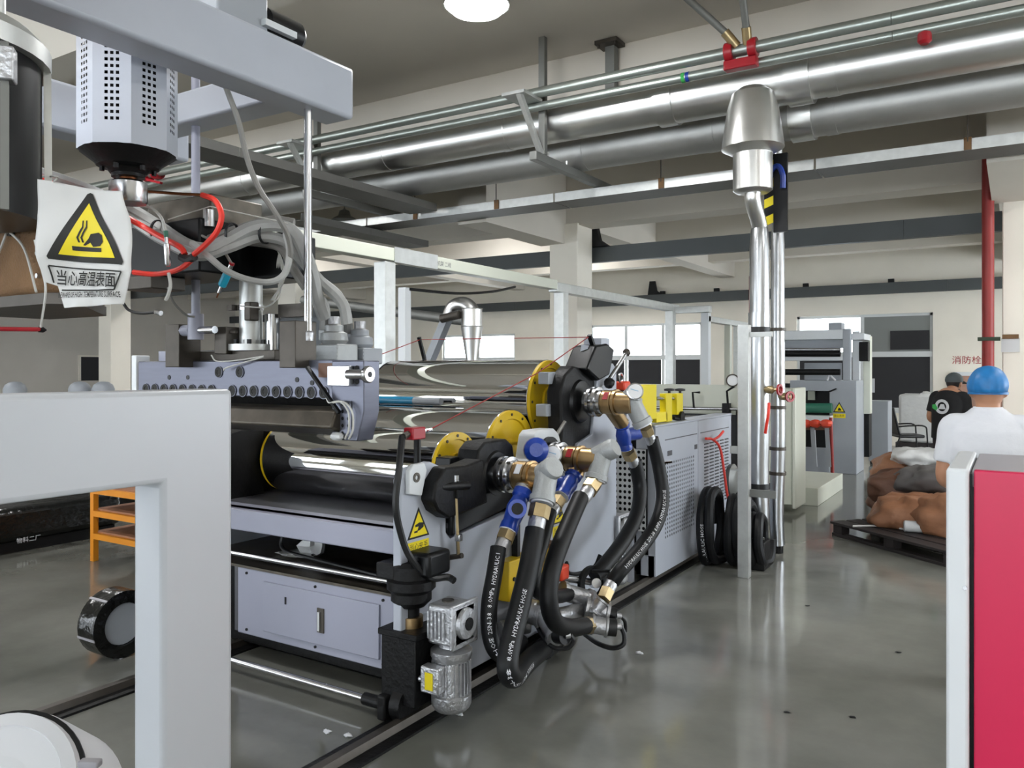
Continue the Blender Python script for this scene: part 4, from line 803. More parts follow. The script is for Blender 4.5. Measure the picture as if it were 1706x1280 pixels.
part(JB, 'knot_hole', 'print_black', cyl((a.x - .26, 1.328, a.z - .09), (a.x - .26, 1.34, a.z - .09), .02, n=10)); part(JB, 'white_string', 'white_wire', tube([(a.x - .26, 1.325, a.z - .09), (a.x - .15, 1.32, a.z - .16), (a.x - .06, 1.31, a.z - .3)], .004, 6)); part(JB, 'white_string', 'white_wire', tube([(a.x - .26, 1.325, a.z - .09), (a.x - .34, 1.32, a.z - .2), (a.x - .42, 1.32, a.z - .26)], .004, 6))
# hanging string with red rod
solo('hanging_string', 'frayed white string hanging below the brown jacket', 'string', 'white_wire', tube([sc(58, 400, 2.2), sc(70, 450, 2.2), sc(76, 485, 2.2), sc(68, 545, 2.25)], .0035, 6))
t = thing('red_rod', 'thin red rod with dark tip hanging on the string', 'rod', tuple(sc(40, 549, 2.25))); part(t, 'rod', 'red_paint', cyl(sc(-30, 548, 2.1), sc(66, 549, 2.25), .006, n=8)); part(t, 'tip', 'black_iron', lathe(sc(64, 549, 2.25), sc(75, 550, 2.26) - sc(64, 549, 2.25), [(.008, 0), (.008, .012), (.002, .02)], 8))

# ------------------------------------------------------------------ warning cloth
def cloth_sign():
    Z = 2.15; k = Z / F; C = sc(140, 405, Z); Rt = V(RX, RY, 0); Up = V(0, 0, 1); Nn = V(-FX, -FY, 0)
    t = thing('warning_cloth', 'white warning cloth with a yellow hot-surface triangle, torn at the bottom', 'sign', tuple(C - Up * .17))
    def mp(u, v, off=0.):
        d = .010 * math.sin((u - 60) * .045 + (v - 300) * .012) + .008 * math.sin((v - 300) * .05 + u * .03) + (.007 * ((v - 440) / 70) ** 2 * math.sin(u * .11) if v > 440 else 0)
        return C + Rt * (u - 140) * k + Up * (405 - v) * k + Nn * (d + off)
    def shape(name, poly, m, off, cuts=5):
        bm = bmesh.new(); vs = [bm.verts.new((p[0], p[1], 0)) for p in poly]; bm.faces.new(vs); bmesh.ops.triangulate(bm, faces=bm.faces[:]); bmesh.ops.subdivide_edges(bm, edges=bm.edges[:], cuts=cuts, use_grid_fill=True)
        bm.verts.index_update(); v = [tuple(mp(p.co.x, p.co.y, off)) for p in bm.verts]; f = [tuple(q.index for q in fc.verts) for fc in bm.faces]; bm.free(); return part(t, name, m, (v, f), sharp=80)
    def outline(name, a, b, m, off, wd):
        dx, dy = b[0] - a[0], b[1] - a[1]; L = math.hypot(dx, dy); nx, ny = -dy / L * wd / 2, dx / L * wd / 2; return shape(name, [(a[0] + nx, a[1] + ny), (b[0] + nx, b[1] + ny), (b[0] - nx, b[1] - ny), (a[0] - nx, a[1] - ny)], m, off, 6)
    cl = shape('cloth_sheet', [(66, 300), (135, 311), (206, 320), (219, 365), (221, 410), (222, 452), (214, 480), (205, 507), (150, 511), (104, 513), (97, 492), (92, 476), (74, 470), (66, 430), (62, 360)], 'sign_white', 0, 15)
    sol = cl.modifiers.new('thickness', 'SOLIDIFY'); sol.thickness = .0015; sol.offset = -1
    shape('triangle_border', [(147, 320), (151, 322), (210, 437), (208, 443), (203, 442), (84, 432), (82, 428), (84, 424), (142, 322)], 'print_black', .003, 6)
    shape('triangle_field', [(147, 338), (195, 431), (99, 424)], 'sign_yellow', .0045, 6)
    shape('hot_surface_bar', [(120, 410), (168, 413), (168, 420), (120, 417)], 'print_black', .006, 2)
    shape('hand_symbol', [(137, 408), (140, 409), (149, 404), (153, 411), (166, 410), (171, 403), (170, 392), (165, 388), (151, 390), (147, 397)], 'print_black', .006, 2)
    for x in (130, 136): shape('heat_wave', [(x, 404), (x - 2, 396), (x + 3, 386), (x + 8, 378), (x + 9, 368), (x + 11, 368), (x + 10, 380), (x + 5, 388), (x + 1, 396), (x + 3, 404)], 'print_black', .006, 1)
    for a, b in (((83, 443), (208, 454)), ((83, 443), (88, 471)), ((208, 454), (196, 484)), ((100, 483), (170, 485)), ((170, 485), (196, 484))): outline('caption_border', a, b, 'print_black', .005, 2.4)
    def warp(s, size, u, v, m, slope, wid, off=.014):
        c = bpy.data.curves.new('lettering', 'FONT'); c.body = s; c.size = 1; c.offset = off; c.align_x = 'CENTER'; c.align_y = 'CENTER'; c.resolution_u = 2; ob = bpy.data.objects.new('lettering', c); COL.objects.link(ob); bpy.context.view_layer.update()
        me = bpy.data.meshes.new_from_object(ob.evaluated_get(bpy.context.evaluated_depsgraph_get())); bpy.data.objects.remove(ob); w0 = max(p.co.x for p in me.vertices) - min(p.co.x for p in me.vertices)
        vs = [tuple(mp(u + p.co.x * wid / w0, v - p.co.y * size + slope * p.co.x * wid / w0, .0075)) for p in me.vertices]; fs = [tuple(q.vertices) for q in me.polygons]; bpy.data.meshes.remove(me); part(t, 'caption_lettering', m, (vs, fs))
    warp('当心高温表面', 27, 146, 467, 'print_black', .06, 106); warp('BEWARE OF HIGH TEMPERATURE SURFACE', 13, 150, 492, 'print_black', 0, 108, .01)
    part(t, 'hanging_wire', 'white_wire', tube([mp(95, 305, .004), mp(98, 296, .0), sy(60, 296, 1.72)], .0025, 6))
cloth_sign()

# ------------------------------------------------------------------ flat die
YD = 2.85
DI = thing('extrusion_die', 'long steel flat die with a row of round bolt recesses', 'die', (-3.5, YD, 1.35))
a = sy(230, 600, YD); b = sy(560, 600, YD); zt, zb = 1.745, 1.555
part(DI, 'upper_body', 'die_steel', box(a.x, b.x, YD, YD + .2, zb, zt), bev=.006); part(DI, 'back_rail', 'lilac_white', box(a.x + .05, a.x + .55, YD + .1, YD + .16, zt, zt + .06)); part(DI, 'end_strip', 'gloss_white', box(a.x - .05, a.x - .005, YD - .01, YD + .08, 1.42, 1.78), bev=.004)
part(DI, 'lip_body', 'black_iron', prism([(YD + .02, zb), (YD + .18, zb), (YD + .16, 1.42), (YD + .1, 1.42)], 'x', a.x, b.x + .02)); part(DI, 'lip_plate', 'dirty_steel', prism([(YD - .06, 1.505), (YD + .08, 1.52), (YD + .12, 1.40), (YD + .04, 1.375), (YD - .1, 1.42)], 'x', a.x + .05, b.x + .06), bev=.012)
def rec(x, z, r):
    o = part(DI, 'recess_shade', 'print_black', ring((x, YD - .001, z), (0, -1, 0), r * .5, r, .004, 18)); part(o, 'bolt_head', 'print_black', cyl((x, YD, z), (x, YD - .003, z), r * .5, n=6)); part(o, 'recess_rim', 'die_steel', ring((x, YD - .001, z), (0, -1, 0), r, r * 1.1, .005, 18)); return o  # black ring paints the shade of a recess, nothing is sunk
zr = sy(470, 653, YD).z
for i in range(18):
    x = a.x + .08 + (b.x - a.x - .16) * i / 17
    if i != 8: rec(x, zr, .029)
for u in (365, 400): p = sy(u, 620, YD); rec(p.x, p.z, .029)
for u, v in ((282, 629), (495, 633), (313, 629), (520, 638)): p = sy(u, v, YD); part(DI, 'small_hole', 'black_paint', cyl((p.x, YD + .002, p.z), (p.x, YD - .003, p.z), .013, n=12))
p = sy(545, 612, YD); part(DI, 'maker_plate', 'brown_label', box(p.x - .055, p.x + .045, YD - .004, YD, p.z - .05, p.z + .02))
# end block
c = sy(606, 610, YD - .03); ex0, ex1 = b.x + .0, c.x
eb = part(DI, 'end_block', 'die_steel', prism([(ex0, 1.36), (ex0, 1.74), (ex1, 1.74), (ex1, 1.5), (ex1 - .04, 1.36)], 'y', YD - .03, YD + .08), bev=.005); part(eb, 'clamp_bracket', 'steel', box(ex0 + .01, ex0 + .15, YD - .07, YD - .03, 1.62, 1.715), bev=.003)
for i in range(2):
    for j in range(2): part(eb, 'bracket_hole', 'black_paint', cyl((ex1 - .1 + .06 * i, YD - .035, 1.64 + .065 * j), (ex1 - .1 + .06 * i, YD - .031, 1.64 + .065 * j), .012, n=10))
kn = part(DI, 'adjusting_spindle', 'steel', cyl((ex1 - .07, YD - .06, 1.675), (ex1 + .045, YD - .06, 1.675), .024)); part(kn, 'spindle_knob', 'steel', lathe((ex1 + .04, YD - .06, 1.675), (1, 0, -.0), [(.036, 0), (.04, .006), (.04, .02), (.034, .026)], 20)); part(kn, 'knob_bore', 'black_paint', cyl((ex1 + .066, YD - .06, 1.675), (ex1 + .068, YD - .06, 1.675), .014, n=6))
hb = part(DI, 'heater_block', 'die_steel', perf((ex1 - .15, YD - .034, 1.38), V(1, 0, 0), V(0, 0, 1), .075, .17, 2, 5, .009, 8)); part(hb, 'hole_shade_plate', 'black_paint', box(ex1 - .15, ex1 - .076, YD - .033, YD - .03, 1.38, 1.55))  # thin black plate painted as the dark inside the holes
for k, dx in enumerate((-.1, -.075)): part(DI, 'heater_wire', 'white_wire', tube([(ex1 - .22, YD - .05, 1.56 + .01 * k), (ex1 - .19, YD - .06, 1.54), (ex1 - .12 + .02 * k, YD - .06, 1.545), (ex1 + dx + .03, YD - .06, 1.5), (ex1 + dx + .03, YD - .055, 1.42), (ex1 + dx, YD - .05, 1.37)], .005, 6))
part(DI, 'lip_tip', 'pvc_white', blob((ex1 - .15, YD - .05, 1.38), .03, 6, 10, .1, (1.3, 1, .7))); part(DI, 'side_lever', 'black_iron', bar(sy(512, 612, YD - .04), sy(565, 688, YD - .06), .018, .014))
# brackets above the die
for (u0, u1, v0, v1, yy) in ((275, 298, 541, 612, 2.76), (357, 377, 545, 590, 2.86), (465, 492, 535, 613, 2.76)):
    p, q = sy(u0, v0, yy), sy(u1, v1, yy); part(DI, 'hanger_plate', 'steel_dark', box(p.x, q.x, yy, yy + .14, q.z, p.z), bev=.004)
# feed pipe on the die
p = sy(418, 575, 2.98); fx = p.x
FP = thing('feed_pipe', 'vertical silver melt feed pipe with bolted flange on the die', 'pipe', (fx, 2.98, 1.745))
part(FP, 'base_plate', 'steel_dark', box(sy(338, 590, 2.95).x, sy(470, 590, 2.95).x, 2.9, 3.15, 1.746, 1.80), bev=.004); part(FP, 'flange', 'galv', lathe((fx, 2.98, 1.80), (0, 0, 1), [(.12, 0), (.12, .035), (.05, .037)], 28))
for i in range(8): an = i * .785; part(FP, 'flange_bolt', 'black_paint', cyl((fx + .1 * math.cos(an), 2.98 + .1 * math.sin(an), 1.835), (fx + .1 * math.cos(an), 2.98 + .1 * math.sin(an), 1.86), .013, n=6))
part(FP, 'pipe_body', 'galv', cyl((fx, 2.98, 1.83), (fx, 2.98, 2.22), .062, n=24)); part(FP, 'heater_clamp', 'steel', ring((fx, 2.98, 2.02), (0, 0, 1), .06, .068, .03, 24)); part(FP, 'heater_clamp_lug', 'steel_dark', box(fx - .1, fx - .06, 2.9, 2.94, 2.02, 2.05)); part(FP, 'key_wrench', 'steel_dark', bar((fx - .13, 2.88, 1.9), (fx - .02, 2.9, 1.9), .02, .012)); part(FP, 'side_valve', 'steel_dark', box(fx + .04, fx + .09, 2.9, 2.96, 1.96, 2.06), bev=.006)
q = sy(454, 540, 3.05); part(FP, 'steel_sleeve', 'steel', cyl((q.x, 3.05, 1.79), (q.x, 3.05, 2.0), .042, n=20))
p = sy(495, 515, 3.05); part(FP, 'cross_bar', 'steel_dark', box(sy(468, 515, 3.05).x, sy(512, 515, 3.05).x, 3.03, 3.09, 1.98, 2.05)); part(FP, 'heater_wire', 'white_wire', tube([sy(400, 510, 2.9), sy(440, 512, 2.9), sy(460, 500, 2.92), sy(468, 480, 2.95), sy(466, 440, 2.98)], .004, 6)); part(FP, 'heater_wire', 'white_wire', tube([sy(352, 592, 2.84), sy(362, 602, 2.83), sy(400, 600, 2.83), sy(440, 594, 2.83), sy(380, 612, 2.82), sy(372, 618, 2.82)], .004, 6))
# adaptor head: dark boxes and cable bundle above
AH = thing('adaptor_head', 'dark extruder adaptor head above the die with silver bosses', 'machine', tuple(sy(270, 450, 2.6)))
p, q = sy(200, 382, 2.55), sy(332, 452, 2.55); part(AH, 'adaptor_body', 'black_paint', box(p.x, q.x, 2.55, 2.95, q.z, p.z), bev=.01); part(AH, 'lower_block', 'steel_dark', box(sy(205, 455, 2.5).x, sy(252, 480, 2.5).x, 2.5, 2.7, sy(230, 482, 2.5).z, q.z), bev=.006)
p, q = sy(404, 408, 2.9), sy(474, 463, 2.9); part(AH, 'heater_box', 'black_paint', box(p.x, q.x, 2.88, 3.12, q.z, p.z + .04), bev=.008); part(AH, 'neck', 'black_iron', box(sy(332, 420, 2.7).x, sy(404, 440, 2.9).x + .02, 2.72, 2.98, sy(370, 445, 2.8).z, sy(370, 415, 2.8).z)); part(AH, 'top_cover', 'dirty_steel', box(sy(240, 372, 2.6).x, sy(345, 372, 2.6).x, 2.62, 2.95, sy(290, 384, 2.6).z, sy(290, 330, 2.6).z), bev=.008); part(AH, 'boss', 'steel', cyl(sy(348, 378, 2.6), sy(348, 350, 2.6), .028))
# flexible conduits
CB = thing('cable_bundle', 'bundle of grey corrugated conduits lying over the adaptor', 'cable bundle', tuple(sy(300, 400, 2.5)))
def cord(par, name, m, pts, r, n=8): return part(par, name, m, tube([sy(u, v, y) for u, v, y in pts], r, n, 6))
cord(CB, 'conduit', 'grey_hose', [(-40, 268, 1.45), (40, 285, 1.7), (110, 305, 2.0), (200, 340, 2.35), (260, 375, 2.5), (310, 408, 2.5), (345, 415, 2.52), (380, 400, 2.6), (420, 380, 2.7), (462, 376, 2.8), (492, 390, 2.86), (515, 440, 2.9), (530, 500, 2.95), (540, 530, 3.0)], .034)
cord(CB, 'conduit', 'grey_hose', [(-40, 290, 1.45), (50, 305, 1.7), (120, 325, 2.0), (215, 365, 2.4), (270, 398, 2.46), (330, 425, 2.5), (380, 412, 2.6), (430, 395, 2.74), (475, 402, 2.84), (500, 430, 2.9), (535, 470, 2.98), (570, 505, 3.0), (578, 540, 3.02)], .03)
cord(CB, 'conduit', 'grey_cable', [(60, 285, 1.9), (130, 310, 2.2), (220, 352, 2.5), (290, 390, 2.56), (340, 400, 2.6), (390, 385, 2.7), (450, 368, 2.85), (490, 372, 2.92)], .026)
cord(CB, 'conduit', 'grey_hose', [(320, 405, 2.45), (350, 430, 2.45), (375, 450, 2.5), (410, 465, 2.56), (450, 470, 2.62), (475, 455, 2.7), (482, 420, 2.76), (476, 390, 2.8)], .016)
cord(CB, 'conduit', 'grey_cable', [(350, 405, 2.7), (400, 402, 2.78), (440, 405, 2.82), (470, 415, 2.86), (490, 450, 2.9), (510, 480, 2.94)], .024)
for u, v, y in ((385, 390, 2.62), (262, 385, 2.47), (440, 388, 2.76)): c = sy(u, v, y); part(CB, 'cable_tie', 'black_plastic', ring(c, (1, .3, -.1), .05, .056, .012, 18))
for k in range(4): cord(CB, 'thin_wire', 'white_wire', [(470 - 4 * k, 405, 2.86), (462 + 3 * k, 440, 2.88), (466 + 2 * k, 470, 2.9), (458 - 2 * k, 500, 2.92)], .005, 6)
g = thing('grey_cable', 'long grey cable hanging from the gantry beam to the bundle', 'cable', tuple(sy(490, 430, 2.75))); cord(g, 'cable', 'grey_cable', [(368, 125, 2.45), (382, 160, 2.45), (398, 205, 2.48), (412, 265, 2.5), (432, 315, 2.55), (462, 360, 2.62), (480, 395, 2.7), (484, 430, 2.75), (478, 455, 2.8)], .013)
# red air hoses, probe connector, transducers
RG = 'red air hoses around the adaptor'
t = thing('red_air_hose', 'red air hose running along the bundle behind the warning cloth', 'hose', tuple(sy(225, 370, 2.3)), RG); cord(t, 'hose_tube', 'red_hose', [(-40, 272, 1.4), (30, 288, 1.6), (80, 304, 1.8), (160, 335, 2.1), (225, 370, 2.36), (268, 395, 2.4), (300, 412, 2.4), (308, 424, 2.4)], .014)
t = thing('red_air_hose', 'red air hose looping from the thin copper rod', 'hose', tuple(sy(368, 370, 2.4)), RG); cord(t, 'hose_tube', 'red_hose', [(337, 325, 2.4), (358, 334, 2.4), (369, 358, 2.4), (362, 385, 2.4), (342, 408, 2.4), (323, 424, 2.4)], .013); cord(t, 'copper_rod', 'copper', [(246, 319, 2.3), (300, 323, 2.36), (340, 325, 2.4)], .007)
t = thing('red_air_hose', 'short red air hose ending at the warning cloth edge', 'hose', tuple(sy(260, 457, 2.4)), RG); cord(t, 'hose_tube', 'red_hose', [(222, 454, 2.36), (255, 457, 2.4), (285, 453, 2.4), (305, 445, 2.4), (318, 434, 2.4)], .013); cord(t, 'black_elbow', 'black_plastic', [(302, 428, 2.4), (314, 432, 2.4), (324, 428, 2.4)], .02)
t = thing('melt_probe', 'blue and silver melt probe connector hanging on a wire', 'probe', tuple(sy(370, 475, 2.6))); A, B = sy(386, 440, 2.6), sy(361, 496, 2.6); dd = B - A
part(t, 'silver_end', 'steel', cyl(A, A + dd * .22, .012, n=12)); part(t, 'blue_grip', 'blue_connector', lathe(A + dd * .2, dd, [(.018, 0), (.021, .005), (.021, dd.length * .42), (.018, dd.length * .45)], 14)); part(t, 'silver_end', 'steel', cyl(A + dd * .64, A + dd * .85, .01, n=12)); part(t, 'tip_wire', 'copper', cyl(A + dd * .85, B, .004, n=6)); cord(t, 'lead_wire', 'grey_cable', [(386, 440, 2.6), (372, 418, 2.6), (350, 400, 2.58), (330, 390, 2.56)], .007); part(t, 'red_ring', 'red_paint', cyl(A - dd * .03, A + dd * .02, .013, n=12))
t = thing('pressure_transducer', 'slim silver pressure transducer with a drooping grey lead', 'sensor', tuple(sy(280, 440, 2.36))); part(t, 'sensor_body', 'steel', lathe(sy(277, 395, 2.36), sy(281, 455, 2.36) - sy(277, 395, 2.36), [(.009, 0), (.009, .03), (.015, .034), (.015, .13), (.009, .14)], 14)); part(t, 'green_sleeve', 'green_roll', cyl(sy(276, 385, 2.36), sy(277, 396, 2.36), .01, n=10)); cord(t, 'lead', 'white_wire', [(281, 455, 2.36), (284, 475, 2.36), (280, 492, 2.36), (276, 500, 2.36)], .008); cord(t, 'lead', 'white_wire', [(276, 385, 2.36), (268, 362, 2.36), (250, 346, 2.36), (222, 340, 2.36)], .007); cord(t, 'lead', 'grey_cable', [(280, 480, 2.5), (290, 505, 2.6), (310, 525, 2.7), (324, 528, 2.75)], .006)
cord(CB, 'black_lead', 'black_plastic', [(205, 505, 2.3), (215, 517, 2.3), (235, 522, 2.3), (262, 520, 2.3)], .007); part(CB, 'lead_plug', 'steel', cyl(sy(260, 520, 2.3), sy(268, 522, 2.3), .012, n=10))
solo('stay_wire', 'thin white cord stretched across the adaptor head', 'cord', 'white_wire', tube([sy(280, 366, 2.45), sy(350, 344, 2.5), sy(480, 372, 2.8)], .003, 6, 1))
# small servo motors and conduit elbows beyond the die
def servo(label, u, v, y, m):
    p = sy(u, v, y); t = thing('servo_motor', label, 'motor', (p.x, y, p.z - .04), 'small motors beyond the die'); x, z = p.x, p.z
    b = part(t, 'ribbed_body', m, box(x - .09, x + .09, y, y + .16, z - .05, z + .04), bev=.008)
    for k in range(4): part(b, 'rib', m, box(x - .092, x + .092, y - .006, y + .001, z - .04 + .02 * k, z - .03 + .02 * k))
    part(t, 'cast_head', m, lathe((x, y + .07, z + .04), (0, 0, 1), [(.06, 0), (.075, .02), (.07, .06), (.05, .07), (.05, .1), (.03, .11)], 16)); part(t, 'gland_block', m, box(x - .07, x - .02, y + .02, y + .1, z + .06, z + .12), bev=.006); part(t, 'union_nut', 'cast_silver', cyl((x, y + .07, z + .14), (x, y + .07, z + .19), .032, n=8)); return t
servo('light grey ribbed motor right beside the hanger rod', 541, 586, 3.1, 'cast_grey'); servo('darker grey ribbed motor behind the lighter one', 585, 592, 3.3, 'machine_grey')
t = thing('flange_cover', 'round grey flange cover behind the hanger rod', 'cover', tuple(sy(503, 560, 3.2))); part(t, 'disc', 'machine_grey', lathe(sy(505, 548, 3.2), (.7, -.7, 0), [(.12, 0), (.13, .02), (.13, .06), (.05, .08)], 28)); part(t, 'stub', 'cast_grey', cyl(sy(495, 545, 3.12), sy(512, 543, 3.1), .03))
cs = thing('conduit_elbow', 'grey conduit elbow rising from the lighter motor', 'conduit', tuple(sy(541, 560, 3.1))); cord(cs, 'elbow', 'grey_hose', [(541, 552, 3.17), (541, 520, 3.17), (535, 502, 3.15), (520, 498, 3.1)], .03)
cs = thing('conduit_elbow', 'grey conduit curving down to the darker motor', 'conduit', tuple(sy(578, 555, 3.2))); cord(cs, 'elbow', 'grey_hose', [(580, 552, 3.37), (576, 520, 3.3), (562, 492, 3.2), (535, 470, 3.1), (520, 455, 3.05)], .03)
# ------------------------------------------------------------------ perforated drive cabinet beside the pipes
XC = -2.4
a = sx(1092, 709, XC); yn = a.y; zt = a.z; yf = sx(1219, 690, XC).y; zb = .06; ym = sx(1163, 700, XC).y
PC = thing('drive_cabinet', 'pale grey perforated drive cabinet with louvres behind the hoses', 'cabinet', (XC - .3, yn, 0))
xl = sy(1060, 800, yn).x
part(PC, 'end_panel', 'machine_white', box(xl, XC - .012, yn, yn + .02, zb + .35, zt), box(xl, xl + .04, yn, yn + .02, zb, zb + .36), box(XC - .06, XC - .012, yn, yn + .02, zb, zb + .36), box(xl, XC - .012, yn, yn + .02, zb, zb + .16), bev=0)
part(PC, 'top_panel', 'machine_white', box(xl, XC, yn, yf, zt - .02, zt), bev=.006)
part(PC, 'dark_interior_box', 'black_paint', box(xl - .3, XC - .05, yn + .03, yf - .02, zb + .02, zt - .03))  # black box for the shaded cabinet inside, seen through holes and gap
part(PC, 'far_panel', 'machine_white', box(xl, XC, yf - .02, yf, zb, zt))
def side(y0, y1, z0, z1): return box(XC - .012, XC, y0, y1, z0, z1)
h0, h1 = sx(1107, 900, XC), sx(1157, 757, XC)
part(PC, 'door_panel', 'machine_white', side(yn, h0.y, zb, zt - .02), side(h1.y, ym - .004, zb, zt - .02), side(h0.y, h1.y, zb, h0.z), side(h0.y, h1.y, h1.z + .0, zt - .02), perf((XC, h0.y, h0.z), V(0, 1, 0), V(0, 0, 1), h1.y - h0.y, h1.z - h0.z, 15, 18, .011, 8))
lp = part(PC, 'door_panel', 'machine_white', side(ym + .004, yf, zb, zt - .02))
l0, l1 = sx(1172, 850, XC), sx(1214, 728, XC); sl = []
for i in range(5):
    for j in range(20):
        y = l0.y + (l1.y - l0.y) * (i + .12) / 5; z = l0.z + (l1.z - l0.z) * (j + .5) / 20
        sl.append(prism([(XC, z + .006), (XC + .008, z - .004), (XC + .006, z - .006), (XC, z - .002)], 'y', y, y + (l1.y - l0.y) * .15))
lv = part(lp, 'louvre_slots', 'plate_dark', *sl, kind='stuff')
g = sx(1108, 735, XC); part(PC, 'groove_line', 'plate_dark', box(XC, XC + .002, g.y, ym - .03, 1.12, 1.128)); part(PC, 'groove_line', 'plate_dark', box(XC, XC + .002, ym + .06, yf - .1, 1.12, 1.128)); part(PC, 'lock', 'plate_dark', box(XC, XC + .004, sx(1112, 745, XC).y, sx(1119, 745, XC).y, .99, 1.03)); part(PC, 'lock', 'plate_dark', box(XC, XC + .004, sx(1157, 745, XC).y, sx(1161, 745, XC).y, .99, 1.03))
for dz in (0, -.06): part(PC, 'cable_tie', 'orange', bar(sx(1102, 772, XC + .02), sx(1118, 770, XC + .02), .01, .012))
p = sy(1022, 880, yn - .05); q = sy(1076, 762, yn - .05)
GP = thing('hose_guard', 'white plate with round holes behind the rear hoses', 'guard', (p.x, yn - .05, 0)); part(GP, 'perforated_plate', 'gloss_white', perf((p.x, yn - .05, p.z), V(1, 0, 0), V(0, 0, 1), q.x - p.x, q.z - p.z + .06, 7, 14, .0135, 8)); part(GP, 'hole_shade_sheet', 'black_paint', box(p.x, q.x, yn - .03, yn - .01, p.z, q.z + .06)); part(GP, 'plate_foot', 'machine_white', box(p.x + .1, p.x + .16, yn - .04, yn, 0, p.z)); part(GP, 'blue_disc', 'blue_grey', cyl(sy(1003, 742, yn - .1), sy(1006, 742, yn - .06), .07, n=24)); part(GP, 'black_cover', 'black_paint', box(sy(998, 830, yn - .12).x, sy(1022, 830, yn - .12).x, yn - .12, yn - .06, sy(1010, 890, yn - .12).z, sy(1010, 818, yn - .12).z), bev=.01)  # black sheet stands in for shade behind the round holes
# yellow handle brackets on the cabinet top
YK = thing('yellow_bracket', 'yellow double-post bracket with black knobs on the cabinet', 'bracket', tuple(sx(1110, 704, XC)))
Xk = XC - .06
def ybox(u0, v0, u1, v1, d=.06, m='yellow_bright', nm='plate'):
    p, q = sx(u0, v0, Xk), sx(u1, v1, Xk); return part(YK, nm, m, box(Xk - d, Xk, p.y, q.y, min(p.z, q.z), max(p.z, q.z)), bev=.004)
ybox(1066, 642, 1094, 698, .12, nm='back_plate'); ybox(1094, 688, 1112, 702, nm='base_plate'); ybox(1110, 656, 1120, 702, nm='post'); ybox(1128, 656, 1138, 690, nm='post')
for u in (1115, 1133): p = sx(u, 652, Xk - .03); part(YK, 'knob', 'black_plastic', lathe(p - V(0, 0, .02), (0, 0, 1), [(.012, 0), (.012, .02), (.045, .024), (.045, .04), (.02, .045)], 12))
part(YK, 'slide_rod', 'steel', cyl(sx(1092, 664, Xk - .03), sx(1132, 664, Xk - .03), .016)); p = sx(1134, 695, Xk); part(YK, 'roller_wheel', 'black_iron', cyl(p + V(-.03, 0, 0), p + V(.02, 0, 0), .05, n=18)); part(YK, 'roller_axle', 'black_iron', cyl(sx(1122, 697, Xk), sx(1146, 702, Xk), .015))
ps = sx(1038, 643, -2.5)
t = thing('emergency_knob', 'orange-red knob with steel ring beside the yellow bracket', 'knob', tuple(ps)); part(t, 'knob', 'orange_red', cbox(ps, (.08, .12, .07)), bev=.015); part(t, 'ring', 'steel', ring(ps + V(0, -.05, .06), (1, 0, 0), .03, .04, .01, 16)); part(t, 'stem', 'black_iron', cyl(ps - V(0, 0, .12), ps, .02, n=10)); part(t, 'stem_base', 'machine_white', box(ps.x - .05, ps.x + .05, ps.y - .05, ps.y + .25, 1.2, ps.z - .1))
# galvanised support post with red air line
sp = sz(1240, 962, 0); py_ = sp.y
SP = thing('support_post', 'slim galvanised post standing beside the silver risers', 'post', (sp.x, py_, 0)); part(SP, 'post', 'galv', box(sp.x - .045, sp.x + .045, py_ - .04, py_ + .04, 0, 2.06), bev=.004); part(SP, 'top_clip', 'galv', box(sp.x, sp.x + .22, py_, py_ + .04, 1.96, 2.0)); part(SP, 'pipe_clip', 'galv_dark', box(sp.x, sp.x + .25, py_ + .0, py_ + .03, .66, .72)); part(SP, 'cross_rail', 'galv', box(sp.x - .13, sp.x, py_ + .04, py_ + .08, 1.0, 1.06)); part(SP, 'cross_rail', 'galv', box(sp.x - .13, sp.x, py_ + .04, py_ + .08, .86, .875))
t = thing('red_air_hose', 'red air hose drooping from the louvred cabinet to the post foot', 'hose', tuple(sx(1245, 900, -1.95)), RG); part(t, 'hose_tube', 'red_hose', tube([sx(1176, 731, -2.36), sx(1188, 733, -2.35), sx(1200, 748, -2.32), sx(1207, 790, -2.25), sx(1213, 830, -2.2), sx(1226, 868, -2.1), sx(1240, 895, -2.0), sx(1247, 910, -1.95), sx(1249, 890, -1.92), sx(1250, 862, -1.92)], .012, 8)); part(t, 'hose_stub', 'red_hose', tube([sx(1188, 733, -2.35), sx(1197, 728, -2.33), sx(1205, 719, -2.32)], .012, 8))
t = thing('red_air_hose', 'short red air hose beside the valve wheels', 'hose', tuple(sy(1279, 700, 7.0)), RG); part(t, 'hose_tube', 'red_hose', tube([sy(1281, 672, 7.05), sy(1280, 690, 7.0), sy(1277, 708, 7.0), sy(1275, 722, 7.02)], .013, 8))
# coils of black hose on the floor
def coil(label, u, v, X, r, k, seed):
    rnd = random.Random(seed); c = sx(u, v, X); pts = []
    for i in range(k * 12 + 1):
        an = 6.2832 * i / 12; q = r * (1 + .1 * math.sin(i * .9)); pts.append(V(c.x + .035 * i / 12 * 2 + rnd.uniform(-.008, .008), c.y + q * .8 * math.cos(an), max(.05, r * .95 + .03 + q * math.sin(an))))
    t = thing('hose_coil', label, 'hose', (c.x, c.y, 0), 'coils of black hose by the post'); part(t, 'coil_tube', 'rubber', tube(pts, .042, 10, 3)); return t, pts
t, pts = coil('black hose coil with white lettering in front of the louvres', 1175, 940, -2.3, .3, 2, 1); hose_text(t, 'HYDRAULIC HOSE', .04, [pts[5], pts[6], pts[7], pts[8]], .02, (.5, -.8, .1), .042)
coil('black hose coil right behind the slim post', 1218, 950, -2.1, .27, 3, 2); coil('black hose coil between the post and the silver riser', 1250, 950, -1.93, .2, 2, 3)
